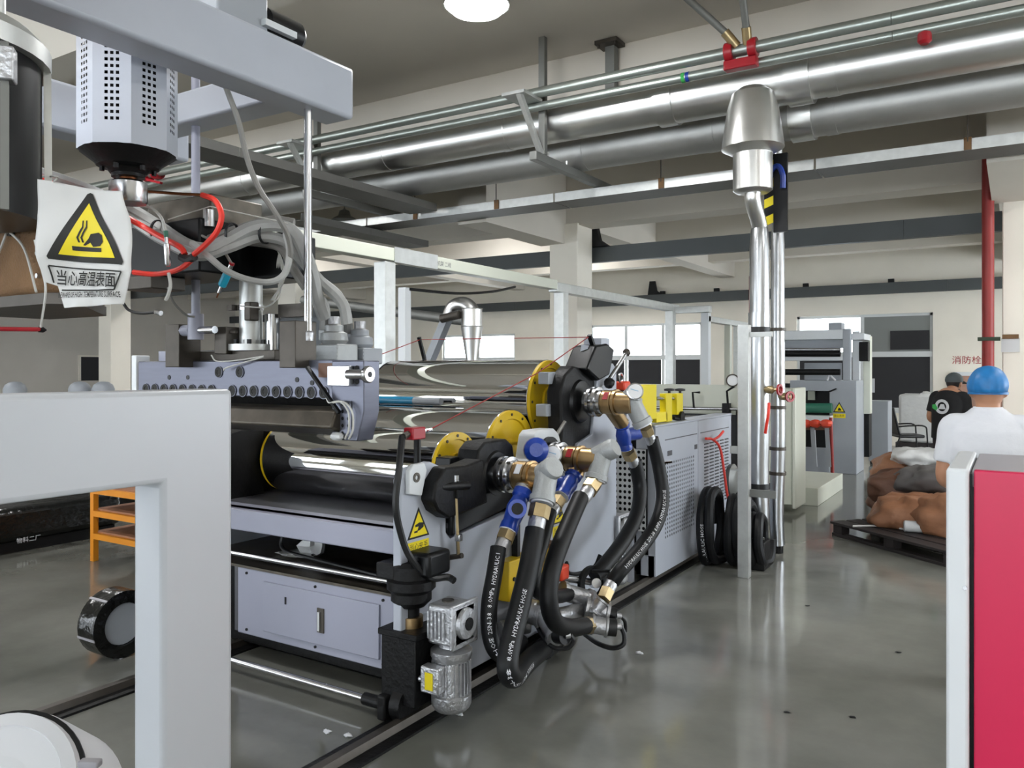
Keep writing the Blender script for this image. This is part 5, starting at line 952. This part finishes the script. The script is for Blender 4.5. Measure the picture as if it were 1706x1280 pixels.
t = thing('hose_reel_motor', 'round grey fan motor behind the louvred cabinet', 'motor', tuple(sx(1222, 800, -2.35))); p = sx(1222, 800, -2.36); part(t, 'housing', 'galv_dark', lathe(p, (1, 0, 0), [(.15, -.1), (.16, 0), (.12, .03), (.05, .035)], 24)); part(t, 'stand', 'black_iron', box(p.x - .08, p.x, p.y - .06, p.y + .06, 0, p.z - .1))
t = thing('black_crate', 'low black box at the foot of the silver risers', 'box', tuple(sz(1258, 955, 0))); c = sz(1258, 950, 0); part(t, 'box_body', 'black_iron', box(c.x - .08, c.x + .08, c.y - .02, c.y + .2, 0, .24), bev=.01); part(t, 'foil_scrap', 'alu_wrap', blob((c.x, c.y, .28), .06, 8, 12, .3, (1.2, .8, .5)))

# ------------------------------------------------------------------ portal frame and cyclone
PF = thing('portal_frame', 'pale galvanised portal frame behind the rollers', 'frame', (-4.25, 7, 0))
PX = -4.56
part(PF, 'top_beam', 'pale_green', box(PX - .06, PX + .06, 3.25, 8.2, 2.625, 2.735), bev=.005); part(PF, 'top_beam', 'galv', box(PX - .06, PX + .06, 8.2, 12.2, 2.60, 2.71), bev=.005)
def post_at(u, x, z1, w, m='galv'): y = sx(u, 500, x).y; part(PF, 'post', m, box(x - w / 2, x + w / 2, y - w / 2, y + w / 2, 0, z1), bev=.004); return y
for u in (641, 935, 1117): post_at(u, PX, 2.61, .13)
for i, u in enumerate((674, 1176)): post_at(u, -5.6 if i == 0 else -4.05, 2.58 if i == 0 else 2.57, .1 if i == 0 else .12, 'gloss_white')
part(PF, 'joint_plate', 'galv', box(PX + .06, PX + .07, 5.3, 5.9, 2.615, 2.745)); part(PF, 'cross_beam', 'galv', box(PX, -3.95, 12.0, 12.12, 2.57, 2.67), bev=.004); part(PF, 'lower_beam', 'galv', box(-4.11, -3.99, 12.1, 14.4, 2.43, 2.52), bev=.004); post_at(1213, -4.05, 2.45, .1, 'pale_green'); post_at(1226, -4.05, 2.45, .07)
text(PF, 'beam_stamp', '机架 二线', .05, sx(740, 441, PX + .061), (0, 1, 0), (0, 0, 1), 'plate_dark')
solo('slack_cable', 'dark cable sagging between the portal posts and the column', 'cable', 'black_plastic', tube([sx(682, 482, -5.55), sx(760, 489, -5.6), sx(820, 486, -5.7), sx(858, 478, -5.8)], .018, 6))
p = sy(786, 545, 7.5); cxx, czz = p.x, p.z
CY = thing('cyclone_separator', 'shiny cyclone cone with bent duct beyond the top roller', 'cyclone', (cxx, 7.5, 0)); part(CY, 'cone', 'alu_duct', lathe((cxx, 7.5, czz - .5), (0, 0, 1), [(.055, 0), (.055, .06), (.125, .5)], 28)); part(CY, 'barrel', 'alu_duct', lathe((cxx, 7.5, czz), (0, 0, 1), [(.128, 0), (.118, .01), (.118, .2), (.128, .21)], 28)); part(CY, 'bent_duct', 'alu_duct', tube([(cxx, 7.5, czz + .16), (cxx - .01, 7.5, czz + .2), (cxx - .07, 7.5, czz + .25), (cxx - .16, 7.5, czz + .265), (cxx - .26, 7.5, czz + .23), (cxx - .31, 7.5, czz + .14)], .085, 20)); part(CY, 'strut', 'machine_grey', bar((cxx - .31, 7.5, czz + .18), sy(716, 600, 7.5), .11, .09)); part(CY, 'inlet', 'steel_dark', cyl((cxx - .35, 7.4, czz + .1), (cxx - .1, 7.4, czz + .14), .05)); part(CY, 'receiver', 'machine_white', box(cxx - .5, cxx + .3, 7.3, 7.8, 0, czz - .48), bev=.01)
solo('suction_pipe', 'long dark grey pipe behind the portal posts', 'pipe', 'galv_dark', cyl(sy(505, 500, 7.9), sy(775, 535, 7.9), .06))

# ------------------------------------------------------------------ trimming station and stack machine further down the line
TR = thing('trimming_station', 'cream trimming station with long fascia and side cabinet', 'machine', (-2.4, 9.7, 0)); YT = 9.75
p = sy(1324, 648, YT); q = sy(1288, 648, YT); zc = p.z
part(TR, 'side_cabinet', 'pale_green', box(q.x - .1, p.x - .03, YT, YT + .5, .1, zc), bev=.01); part(TR, 'cabinet_edge', 'pale_green', box(p.x - .025, p.x + .02, YT - .03, YT + .5, .06, zc + .01), bev=.012)
fx0, fx1 = sy(1020, 660, YT + .1).x, q.x - .1; part(TR, 'fascia', 'pale_green', box(fx0, fx1, YT + .1, YT + .14, sy(1150, 690, YT).z, sy(1150, 641, YT).z), bev=.006); part(TR, 'guide_rod', 'steel', cyl(sy(1060, 679, YT), sy(1236, 682, YT), .02)); part(TR, 'rear_frame', 'black_paint', box(fx0, fx1, YT + .3, YT + .4, .1, 1.15)); part(TR, 'rod_block', 'black_iron', box(sy(1205, 680, YT).x, sy(1216, 680, YT).x, YT - .05, YT + .05, sy(1210, 688, YT).z, sy(1210, 672, YT).z))
for u, v, dr in ((1156, 654, 1), (1213, 652, -1)): part(TR, 'crank_handle', 'black_iron', tube([sy(u, 680, YT - .03), sy(u - 2, v, YT - .03), sy(u + 10, v - (0 if dr > 0 else 8), YT - .03)], .014, 8, 1))
part(TR, 'pressure_gauge', 'gauge_face', lathe(sy(1220, 634, YT + .1), (.4, -.9, 0), [(.07, 0), (.075, .02), (.065, .03)], 20)); part(TR, 'gauge_rim', 'steel_dark', ring(sy(1220, 634, YT + .09), (.4, -.9, 0), .065, .08, .03, 20)); part(TR, 'upper_bar', 'machine_white', box(sy(1222, 634, YT + .3).x, fx1, YT + .28, YT + .4, sy(1240, 643, YT + .3).z, sy(1240, 630, YT + .3).z)); part(TR, 'black_leg', 'black_iron', box(sy(1222, 700, YT).x, sy(1236, 700, YT).x, YT + .1, YT + .3, 0, 1.2)); part(TR, 'hand_wheel', 'black_iron', ring(sy(1242, 705, YT - .1), (.5, -.8, 0), .06, .09, .03, 18))
part(TR, 'table_plate', 'pale_green', box(p.x - .5, p.x + .12, YT + .7, YT + 2.4, .0, .22), bev=.006)
SM = thing('stack_machine', 'tall grey roller stack machine with warning triangle', 'machine', (-2.4, 13.9, 0)); YS = 13.9
def sbox(nm, m, u0, v0, u1, v1, y0=YS, dy=.1, bev=.008):
    p, q = sy(u0, v0, y0), sy(u1, v1, y0); return part(SM, nm, m, box(min(p.x, q.x), max(p.x, q.x), y0, y0 + dy, max(0, min(p.z, q.z)), max(p.z, q.z)), bev=bev)
sbox('side_housing', 'machine_grey', 1382, 634, 1427, 800, YS, .75); sbox('housing_bridge', 'machine_grey', 1316, 634, 1384, 652, YS, .5); sbox('upright', 'machine_grey', 1404, 548, 1417, 634, YS, .12); sbox('upright', 'gloss_white', 1420, 552, 1432, 640, YS + .5, .12); sbox('upper_rail', 'gloss_white', 1286, 552, 1404, 565, YS, .12); sbox('upper_rail', 'machine_grey', 1286, 566, 1404, 580, YS + .2, .12); sbox('middle_rail', 'gloss_white', 1300, 594, 1404, 601, YS, .1); sbox('top_box', 'machine_grey', 1380, 538, 1402, 552, YS + .1, .3); sbox('left_upright', 'machine_grey', 1284, 552, 1296, 800, YS + .2, .14); sbox('back_rail', 'gloss_white', 1417, 556, 1440, 566, YS + .1, .7); sbox('motor_block', 'black_iron', 1430, 570, 1446, 602, YS + .5, .3); sbox('cream_post', 'pale_green', 1438, 560, 1450, 690, YS + .7, .2); sbox('gear_stack', 'black_iron', 1436, 690, 1448, 762, YS + .75, .3); sbox('cross_plate', 'machine_grey', 1340, 605, 1340 + 62, 634, YS + .6, .03)
for v, r, m in ((589, .055, 'black_iron'), (583, .03, 'steel'), (620, .05, 'black_iron'), (680, .08, 'green_roll')): part(SM, 'roller', m, cyl(sy(1296, v, YS - .1), sy(1400 if v < 640 else 1386, v, YS - .1), r))
t_ = sy(1390, 679, YS - .001); part(SM, 'warning_triangle', 'print_black', slab((t_.x - .02, YS - .002, t_.z - .08), (1, 0, 0), (0, 0, 1), [(0, 0), (.19, 0), (.095, .17)], -.003)); part(SM, 'warning_triangle_field', 'sign_yellow', slab((t_.x + .005, YS - .005, t_.z - .064), (1, 0, 0), (0, 0, 1), [(0, 0), (.14, 0), (.07, .125)], -.002)); part(SM, 'warning_symbol', 'print_black', slab((t_.x + .05, YS - .007, t_.z - .05), (1, 0, 0), (0, 0, 1), [(0, 0), (.06, 0), (.05, .03), (.02, .05)], -.001)); part(SM, 'caption_plate', 'sign_yellow', slab((t_.x - .02, YS - .002, t_.z - .17), (1, 0, 0), (0, 0, 1), [(0, 0), (.19, 0), (.19, .07), (0, .07)], -.003)); text(SM, 'caption_lettering', '当心夹手', .04, (t_.x + .075, YS - .0052, t_.z - .135), (1, 0, 0), (0, 0, 1), 'print_black')
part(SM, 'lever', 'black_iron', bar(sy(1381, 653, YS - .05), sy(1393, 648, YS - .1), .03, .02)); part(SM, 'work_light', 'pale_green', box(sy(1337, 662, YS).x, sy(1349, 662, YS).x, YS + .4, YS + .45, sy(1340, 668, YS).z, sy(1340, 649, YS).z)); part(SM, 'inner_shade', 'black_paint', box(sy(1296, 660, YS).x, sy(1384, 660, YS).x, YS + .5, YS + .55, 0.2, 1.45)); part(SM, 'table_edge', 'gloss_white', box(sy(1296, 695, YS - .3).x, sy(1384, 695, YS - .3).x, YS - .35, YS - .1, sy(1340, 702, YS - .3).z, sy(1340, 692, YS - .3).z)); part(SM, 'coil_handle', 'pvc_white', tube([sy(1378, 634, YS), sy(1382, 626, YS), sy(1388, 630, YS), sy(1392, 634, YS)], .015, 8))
VA = thing('valve_station', 'rack of orange-red valves on grey legs under the stack table', 'valves', tuple(sy(1345, 780, 12.6)))
for u in (1354, 1378): part(VA, 'leg', 'machine_grey', bar(sy(u, 712, 12.6), sy(u + 4, 778, 12.6), .06, .06))
for u, m in ((1318, 'green_roll'), (1342, 'orange_red'), (1358, 'orange_red'), (1376, 'orange_red')): part(VA, 'valve', m, blob(sy(u, 706, 12.55), .09, u, 12, .12, (1, 1, .7)))
part(VA, 'top_rail', 'brown_label', bar(sy(1300, 712, 12.6), sy(1384, 712, 12.6), .05, .08)); part(VA, 'red_pipe', 'red_pipe', cyl(sy(1384, 696, 12.6), sy(1387, 790, 12.6), .025)); part(VA, 'red_pipe', 'red_pipe', cyl(sy(1334, 716, 12.7), sy(1336, 772, 12.7), .025)); part(VA, 'base_plate', 'machine_grey', box(sy(1300, 790, 12.6).x, sy(1387, 790, 12.6).x, 12.5, 13.0, .0, .12)); part(VA, 'back_plate', 'machine_grey', box(sy(1300, 790, 12.8).x, sy(1380, 790, 12.8).x, 12.85, 12.9, .12, .5))
GCb = thing('grey_cabinet', 'plain grey control cabinet by the far windows', 'cabinet', tuple(sy(1463, 765, 15.6))); p, q = sy(1447, 668, 15.6), sy(1480, 770, 15.6); part(GCb, 'cabinet_body', 'machine_grey', box(p.x, q.x, 15.6, 16.1, .05, p.z), bev=.01); part(GCb, 'plinth', 'black_paint', box(p.x + .02, q.x - .02, 15.63, 16.08, 0, .05)); part(GCb, 'lamp_panel', 'gloss_white', box(p.x - .05, p.x + .1, 15.55, 15.6, p.z + .15, p.z + .4))
# wrapped bale and chair
p, q = sy(1497, 657, 17.6), sy(1556, 728, 17.6)
t = thing('wrapped_bale', 'large white film-wrapped bale by the far windows', 'bale', (p.x, 17.6, 0)); part(t, 'bale', 'film_white', box(p.x, q.x, 17.6, 18.4, .25, p.z), bev=.05); part(t, 'pallet', 'pallet', box(p.x - .05, q.x + .05, 17.55, 18.4, 0, .25)); part(t, 'film_tuft', 'film_white', blob((q.x - .15, 17.8, p.z), .1, 4, 10, .2, (1, 1, .6)))
CH = thing('office_chair', 'black visitor chair with metal frame facing the bale', 'chair', (-1.75, 16.6, 0)); x, y = -1.92, 16.6
part(CH, 'backrest', 'black_plastic', tube([(x - .1, y, .96), (x - .06, y, .75), (x + .0, y, .46)], .24, 12, 5, .1) if False else prism([(x - .12, .98), (x - .08, .99), (x + .03, .5), (x + .0, .48)], 'y', y - .24, y + .24), bev=.02); part(CH, 'seat', 'black_plastic', box(x, x + .46, y - .24, y + .24, .43, .49), bev=.025)
for s in (-1, 1):
    yy = y + s * .26; part(CH, 'frame_loop', 'black_paint', tube([(x - .02, yy, .64), (x + .2, yy, .66), (x + .44, yy, .65), (x + .48, yy, .5), (x + .5, yy, .02)], .014, 8, 4)); part(CH, 'rear_leg', 'black_paint', tube([(x + .02, yy, .5), (x - .08, yy, .2), (x - .14, yy, .015), (x + .1, yy, .015)], .014, 8, 3))
CH.rotation_euler = (0, 0, .45)
# ------------------------------------------------------------------ pallet, bags
pl = V(-1.6, 8.7, 0); e1 = V(1.13, -.93, 0).normalized(); e2 = V(-e1.y, e1.x, 0)
PLT = thing('black_pallet', 'dark flat pallet on the floor in front of the bags', 'pallet', tuple(pl))
def obar(par, nm, m, o, L, w, z0, z1, bev=.004):
    v = [tuple(V(o.x, o.y, 0) + e1 * a * L + e2 * b * w + V(0, 0, z)) for z in (z0, z1) for b in (0, 1) for a in (0, 1)]; return part(par, nm, m, (v, [(0, 2, 3, 1), (4, 5, 7, 6), (0, 1, 5, 4), (2, 6, 7, 3), (0, 4, 6, 2), (1, 3, 7, 5)]), bev=bev)
for k in range(6): obar(PLT, 'deck_board', 'pallet', pl + e2 * .2 * k, 1.5, .17, .12, .145)
for k in range(3): obar(PLT, 'runner', 'pallet', pl + e2 * (.02 + .48 * k), 1.5, .09, 0, .03)
for i in range(3):
    for k in range(3): obar(PLT, 'block', 'pallet', pl + e1 * (.02 + .68 * i) + e2 * (.02 + .48 * k), .12, .1, .03, .12)
BG = 'sacks heaped beyond the pallet'
def sack(label, u, v, Y, rx, ry, rz, m, seed, amp=.17, zmin=.012):
    from mathutils import noise
    p = sy(u, v, Y); z = max(p.z, rz * .8); n, mm = 44, 26; vs = []; fs = []; rnd = random.Random(seed); o = V(rnd.uniform(0, 50), rnd.uniform(0, 50), 0); ya = rnd.uniform(-.5, .5)
    pw = lambda c, e: math.copysign(abs(c) ** e, c)
    for i in range(mm + 1):
        th = math.pi * i / mm
        for k in range(n):
            a = 2 * math.pi * k / n; q = V(pw(math.sin(th), .7) * pw(math.cos(a), .75), pw(math.sin(th), .7) * pw(math.sin(a), .75), pw(math.cos(th), .85))
            w = V(q.x * rx, q.y * ry, q.z * rz); d = 1 + amp * (noise.ridged_multi_fractal(w * 4.2 + o, .9, 2.1, 3, 1.0, 2.0) - 1.2) * .45 + amp * noise.noise(w * 9 + o)
            w = V(w.x * d, w.y * d, w.z * d); vs.append((p.x + w.x * math.cos(ya) - w.y * math.sin(ya), Y + w.x * math.sin(ya) + w.y * math.cos(ya), max(zmin, z + w.z)))
    for i in range(mm):
        for k in range(n): l = (k + 1) % n; fs.append((i * n + k, (i + 1) * n + k, (i + 1) * n + l, i * n + l))
    solo('sack' if m != 'film_white' else 'film_heap', label, 'sack' if m != 'film_white' else 'plastic film', m, (vs, fs), group=BG if m != 'film_white' else None, sharp=80)
sack('tan paper sack lowest in front of the heap', 1540, 868, 8.9, .5, .35, .25, 'tan_bag', 1, zmin=.15); sack('tan sack lying right of the lowest one', 1600, 875, 8.7, .4, .35, .28, 'tan_bag', 2, zmin=.15); sack('brown creased sack in the middle of the heap', 1530, 815, 9.7, .5, .4, .2, 'brown_bag', 3, .2); sack('dark grey sack draped over the brown one', 1570, 802, 9.5, .45, .35, .15, 'grey_bag', 4, .2); sack('tan sack high at the back of the heap', 1550, 790, 10.3, .62, .4, .27, 'tan_bag', 5, .1); sack('brown sack filling the left of the heap', 1512, 832, 9.9, .35, .4, .26, 'brown_bag', 8, .15)
sack('crumpled clear film bunched on top of the sacks', 1535, 762, 10.0, .3, .25, .11, 'film_white', 21, .25)
p = V(pl.x, pl.y, 0) + e1 * .75 + e2 * .35
solo('paper_roll', 'small white paper roll lying on the dark pallet', 'paper roll', 'gloss_white', lathe((p.x - .1, p.y, .2), (1, .2, 0), [(.045, 0), (.055, .01), (.055, .2), (.05, .21)], 18)); solo('twine', 'pale twine curling over the pallet edge', 'twine', 'sign_white', tube([V(p.x - .55, p.y - .02, .155), V(p.x - .35, p.y + .1, .16), V(p.x - .2, p.y + .12, .16), V(p.x - .1, p.y + .05, .16)], .01, 6))
# ------------------------------------------------------------------ left background
p = sz(150, 935, 0)
OS = thing('orange_rack', 'orange steel rack with wooden shelf boards', 'rack', (p.x, p.y, 0))
for dx in (0, .9):
    for dy in (0, .45): part(OS, 'leg', 'orange', box(p.x + dx, p.x + dx + .05, p.y + dy, p.y + dy + .05, 0, 1.2), bev=.003)
for z in (.2, .4, .6): 
    for dy in (0, .45): part(OS, 'rail', 'orange', box(p.x + .05, p.x + .9, p.y + dy, p.y + dy + .04, z, z + .05))
    for dx in (0, .9): part(OS, 'side_rail', 'orange', box(p.x + dx + .01, p.x + dx + .04, p.y + .05, p.y + .45, z, z + .05))
    part(OS, 'shelf_board', 'tan_bag', box(p.x + .02, p.x + .93, p.y + .04, p.y + .45, z + .05, z + .065))
t = thing('wrapped_load', 'low load wrapped in black film behind the white frame', 'wrapped load', (-8.4, 3.6, 0)); part(t, 'film_cover', 'black_film', box(-9.6, -7.8, 2.6, 4.9, .1, .42), bev=.06); part(t, 'base', 'black_iron', box(-9.5, -7.85, 2.65, 4.85, 0, .1)); text(t, 'load_lettering', '物料二厂', .055, tuple(sx(48, 899, -7.795)), (0, 1, 0), (0, 0, 1), 'print_white')
t = thing('wrapped_load', 'taller heap under crumpled black film further back', 'wrapped load', (-9.5, 5.6, 0)); part(t, 'film_cover', 'black_film', blob((-10.4, 6.3, .35), 1, 5, 28, .06, (1.9, 1.5, .55))); part(t, 'base', 'black_iron', box(-11.5, -8.9, 5.5, 7.3, 0, .2))
p = sz(212, 1098, 0); x, y = p.x - .02, p.y
t = thing('film_coil', 'black wrapped ring coil standing on the floor behind the white frame', 'coil', (x, y, 0)); part(t, 'ring_body', 'black_film', ring((x - .16, y, .2), (1, 0, 0), .125, .195, .16, 32)); part(t, 'core', 'machine_grey', cyl((x - .14, y, .2), (x - .02, y, .2), .122, n=28))
for an in (2.2, 3.4, 4.6): c_, s_ = math.cos(an), math.sin(an); part(t, 'strap', 'grey_panel', bar((x - .165, y + .197 * c_, .2 + .197 * s_), (x + .005, y + .197 * c_, .2 + .197 * s_), .014, .004, (0, c_, s_)))
GG = 'grey hoods beyond the white frame'
for k, (u, lab) in enumerate(((25, 'grey rounded hood above the left end of the white frame'), (133, 'pale grey rounded hood above the middle of the white frame'), (172, 'grey rounded hood beside the far column foot'))):
    p = sc(u, 636, 13.0); t = thing('machine_hood', lab, 'hood', (p.x, p.y, 0), GG); part(t, 'hood_shell', 'machine_grey', lathe((p.x, p.y, 1.0), (0, 0, 1), [(.17, 0), (.17, p.z - 1.12), (.14, p.z - 1.05), (.08, p.z - 1.008), (.02, p.z - 1)], 24)); part(t, 'hood_band', 'galv_dark', ring((p.x, p.y, 1.1), (0, 0, 1), .16, .178, .06, 24)); part(t, 'hood_stand', 'black_iron', cyl((p.x, p.y, 0), (p.x, p.y, 1.0), .1))
for k, (u, v) in enumerate(((1312, 1188), (1420, 1196), (1345, 1010), (1497, 1088))): p = sz(u, v, 0); solo('litter_scrap', ['dark speck on the open floor below the risers', 'dark speck nearer the pink cabinet low on the floor', 'small dark scrap on the floor below the slim post', 'dark torn scrap on the floor beside the pink cabinet'][k], 'scrap', 'black_plastic', blob(p + V(0, 0, .004), 1, k + 9, 10, .3, (.017, .011, .003)))
# floor crumbs
for k, (u, v) in enumerate(((765, 1192), (757, 1190), (580, 1228), (545, 1222), (1065, 1090))): p = sz(u, v, 0); solo('litter_scrap', ['white scrap beside the rail near the gear motor', 'tiny white scrap next to the larger one by the rail', 'curled pale film scrap left of the rail', 'small pale scrap left of the curled one', 'tiny pale scrap near the manifold cables'][k], 'scrap', 'print_white', blob(p + V(0, 0, .008), 1, k, 10, .3, (.022, .014, .008)))
# ------------------------------------------------------------------ people
def person(label, base, yaw, joints, heads, cap, shirt_m, voxel=.0075):
    B = V(*base); cr, sr = math.cos(yaw), math.sin(yaw)
    def L(p): return V(B.x + p[0] * cr - p[1] * sr, B.y + p[0] * sr + p[1] * cr, B.z + p[2])          # x right, y facing, z up
    ex, ey = V(cr, sr, 0), V(-sr, cr, 0)
    def loft(secs, n=20):
        v = []; f = []
        for (c, rx, ry) in secs:
            c = L(c)
            for i in range(n): a = 6.2832 * i / n; v.append(tuple(c + ex * rx * math.cos(a) + ey * ry * math.sin(a)))
        for k in range(len(secs) - 1):
            for i in range(n): j = (i + 1) % n; f.append((k * n + i, k * n + j, (k + 1) * n + j, (k + 1) * n + i))
        f.append(tuple(range(n - 1, -1, -1))); f.append(tuple(range((len(secs) - 1) * n, len(secs) * n))); return v, f
    def limb(pts, rads, n=14):
        def r(s): x = s * (len(rads) - 1); i = min(int(x), len(rads) - 2); return rads[i] + (rads[i + 1] - rads[i]) * (x - i)
        return tube([L(p) for p in pts], r, n, 6)
    def ball(c, r, sq, n=20): v, f = blob((0, 0, 0), 1, 0, n, 0, sq); c = L(c); return [tuple(c + ex * p[0] * r + ey * p[1] * r + V(0, 0, p[2] * r)) for p in v], f
    def grow(nm, m, shapes, vox, par=None, sm=6):
        o = part(par, nm, m, *shapes) if par is not None else solo(nm, label, 'person', m, *shapes, base=tuple(B))
        r = o.modifiers.new('r', 'REMESH'); r.mode = 'VOXEL'; r.voxel_size = vox; s = o.modifiers.new('s', 'SMOOTH'); s.factor = .5; s.iterations = sm; evaluated(o)
        o.data.polygons.foreach_set('use_smooth', [True] * len(o.data.polygons)); return o
    J = joints; hd = heads
    def hand(w, d, side):
        w, d = V(*w), V(*d).normalized(); sd = V(*side).normalized(); sh = [limb([w, w + d * .045, w + d * .085], [.026, .036, .032])]
        for i, (o, ln) in enumerate(((-.03, .062), (-.011, .075), (.011, .078), (.03, .068))):
            b = w + d * .08 + sd * o; bend = d.cross(sd).normalized() * .018; sh.append(limb([b, b + d * ln * .5 + bend * .3, b + d * ln + bend * 1.4], [.0105, .0095, .008], 8))
        t0 = w + d * .03 + sd * .03; sh.append(limb([t0, t0 + d * .03 + sd * .025, t0 + d * .065 + sd * .03], [.013, .0115, .009], 8)); return sh
    skin = [ball(hd, 1, (.078, .096, .118)), ball((hd[0], hd[1] + .02, hd[2] - .06), 1, (.06, .075, .07)), limb([(J['neck'][0], J['neck'][1], J['neck'][2] - .04), J['neck'], (hd[0], hd[1] - .01, hd[2] - .05)], [.066, .058, .058])]
    for s in (-1, 1): skin.append(ball((hd[0] + s * .08, hd[1] - .005, hd[2] - .02), 1, (.012, .022, .032), 12)); skin.append(ball((hd[0] + s * .032, hd[1] + .085, hd[2] + .01), 1, (.014, .01, .009), 10))
    skin += [ball((hd[0], hd[1] + .1, hd[2] - .025), 1, (.014, .022, .024), 10), ball((hd[0], hd[1] + .088, hd[2] - .062), 1, (.025, .012, .009), 10)]
    for s in ('l', 'r'):
        a, b, c = J['sh' + s], J['el' + s], J['wr' + s]; skin.append(limb([a, tuple((V(*a) + V(*b)) / 2), b, tuple((V(*b) + V(*c)) / 2), c], [.055, .05, .042, .038, .028])); skin += hand(c, V(*c) - V(*b), (0.3, .9, .2))
        h, k, an = J['hp' + s], J['kn' + s], J['an' + s]; skin.append(limb([h, k, an], [.085, .055, .04])); skin.append(limb([an, (an[0], an[1] + .06, .04), (an[0], an[1] + .16, .035)], [.045, .045, .03]))
    skin.append(loft(J['torso_skin'])); body = grow('person', 'skin', skin, voxel)
    shirt = [loft(J['torso'])]
    for s in ('l', 'r'):
        a, b = V(*J['sh' + s]), V(*J['el' + s]); e = a + (b - a) * J.get('sleeve', .72); inn = a + (V(0, 0, a.z) - a) * .45; shirt.append(limb([tuple(inn), tuple(a + V(0, 0, -.005)), tuple((a + e) / 2), tuple(e)], [.06, .064, .066, .068]))
    sh = grow('shirt', shirt_m, shirt, .009, body, 5); part(sh, 'collar', shirt_m, loft([((J['neck'][0], J['neck'][1] - .003, J['neck'][2] - .045), .085, .08), ((J['neck'][0], J['neck'][1] + .002, J['neck'][2] + .01), .068, .066)]))
    tr = [loft(J['hips'])]
    for s in ('l', 'r'): tr.append(limb([J['hp' + s], J['kn' + s], (J['an' + s][0], J['an' + s][1], .06)], [.1, .075, .065]))
    grow('trousers', 'trousers', tr, .012, body)
    for s in ('l', 'r'): an = J['an' + s]; part(body, 'shoe', 'black_paint', limb([(an[0], an[1] - .03, .045), (an[0], an[1] + .08, .045), (an[0], an[1] + .2, .035)], [.05, .052, .035]))
    if cap: part(body, 'hair', 'hair', ball((hd[0], hd[1] - .012, hd[2] + .012), 1, (.083, .098, .112)))
    return body, L, ex, ey
TS_ = lambda d: [((0, 0, .93), .15, .1), ((0, 0, 1.1), .14, .09), ((0, d * .3, 1.3), .165, .095), ((0, d, 1.42), .16, .075), ((0, d, 1.47), .07, .06)]
base_j = dict(torso_skin=TS_(0), torso=[((0, 0, .88), .19, .135), ((0, -.005, 1.0), .185, .13), ((0, -.01, 1.15), .18, .125), ((0, -.012, 1.28), .188, .13), ((0, -.006, 1.37), .185, .115), ((0, 0, 1.43), .16, .09), ((0, 0, 1.47), .1, .075), ((0, 0, 1.495), .075, .068)], hips=[((0, 0, .8), .17, .12), ((0, 0, .95), .17, .12), ((0, 0, 1.02), .165, .11)], neck=(0, 0, 1.49), shl=(-.165, 0, 1.4), shr=(.165, 0, 1.4), ell=(-.205, .0, 1.12), elr=(.205, .0, 1.12), wrl=(-.15, .2, 1.02), wrr=(.15, .2, 1.02), hpl=(-.09, 0, .9), hpr=(.09, 0, .9), knl=(-.1, .01, .48), knr=(.1, .01, .48), anl=(-.1, 0, .08), anr=(.1, 0, .08))
p = sc(1646, 700, 4.25)
bw, L, ex, ey = person('person in a white short-sleeved shirt and blue hair cap seen from behind', (p.x, p.y, 0), 0.0, base_j, (0, .015, 1.6), None, 'white_shirt')
v, f = blob((0, 0, 0), 1, 3, 40, .02, (1, 1, 1)); c = L((0, .0, 1.612)); vv = []
for q in v:
    z = q[2]; k = 1.0
    if z < -.35: k = 1 - min(1, (-.35 - z) / .3) * .12; z = -.35 - (-.35 - z) * .12
    w = 1 + .035 * math.sin(16 * math.atan2(q[1], q[0])) * (1 - abs(z)); vv.append(tuple(c + ex * q[0] * .095 * k * w + ey * q[1] * .114 * k * w + V(0, 0, z * .106)))
part(bw, 'hair_cap', 'hairnet', (vv, f), sharp=80, label='blue pleated hair cap'); part(bw, 'cap_elastic', 'hairnet', ring(c - V(0, 0, .045), (0, 0, 1), .08, .094, .012, 28))
# second person, head bowed
j2 = dict(base_j); j2.update(neck=(0, .06, 1.44), shl=(-.18, .03, 1.37), shr=(.18, .03, 1.37), ell=(-.23, .0, 1.1), elr=(.22, .04, 1.1), wrl=(-.15, .2, .97), wrr=(.12, .24, 1.0), torso=[((0, -.02, .86), .19, .14), ((0, -.02, 1.0), .185, .14), ((0, -.02, 1.15), .185, .135), ((0, 0, 1.27), .2, .135), ((0, .02, 1.36), .19, .125), ((0, .04, 1.42), .15, .1), ((0, .055, 1.46), .09, .08)], torso_skin=TS_(.03))
p = sc(1580, 700, 9.7)
bb, L, ex, ey = person('person in a black T-shirt and grey cap bowing the head', (p.x, p.y, 0), -.5, j2, (-.01, .14, 1.535), True, 'black_shirt', .008)
c = L((-.01, .13, 1.565)); v, f = blob((0, 0, 0), 1, 0, 20, 0); part(bb, 'cap', 'dark_cap', ([tuple(c + ex * q[0] * .095 + ey * q[1] * .11 + V(0, 0, max(q[2], -.25) * .095)) for q in v], f)); part(bb, 'cap_brim', 'dark_cap', cbox(c + ey * .13 - V(0, 0, .03), (.15, .1, .008), (-.3, 0, -.5)), bev=.003)
o = L((.02, -.158, 1.25)); lg = part(bb, 'back_logo', 'print_white', ring(o, -ey, .055, .088, .004, 28)); part(lg, 'logo_centre', 'print_white', slab(o - ex * .045 - V(0, 0, .03) - ey * .003, ex, V(0, 0, 1), [(0, 0), (.09, .0), (.07, .06), (.03, .06)], -.003)); part(lg, 'logo_swoosh', 'logo_green', slab(o - ex * .12 - V(0, 0, .05) - ey * .005, ex, V(0, 0, 1), [(0, .03), (.05, 0), (.07, .03), (.04, .08), (.0, .07)], -.003))
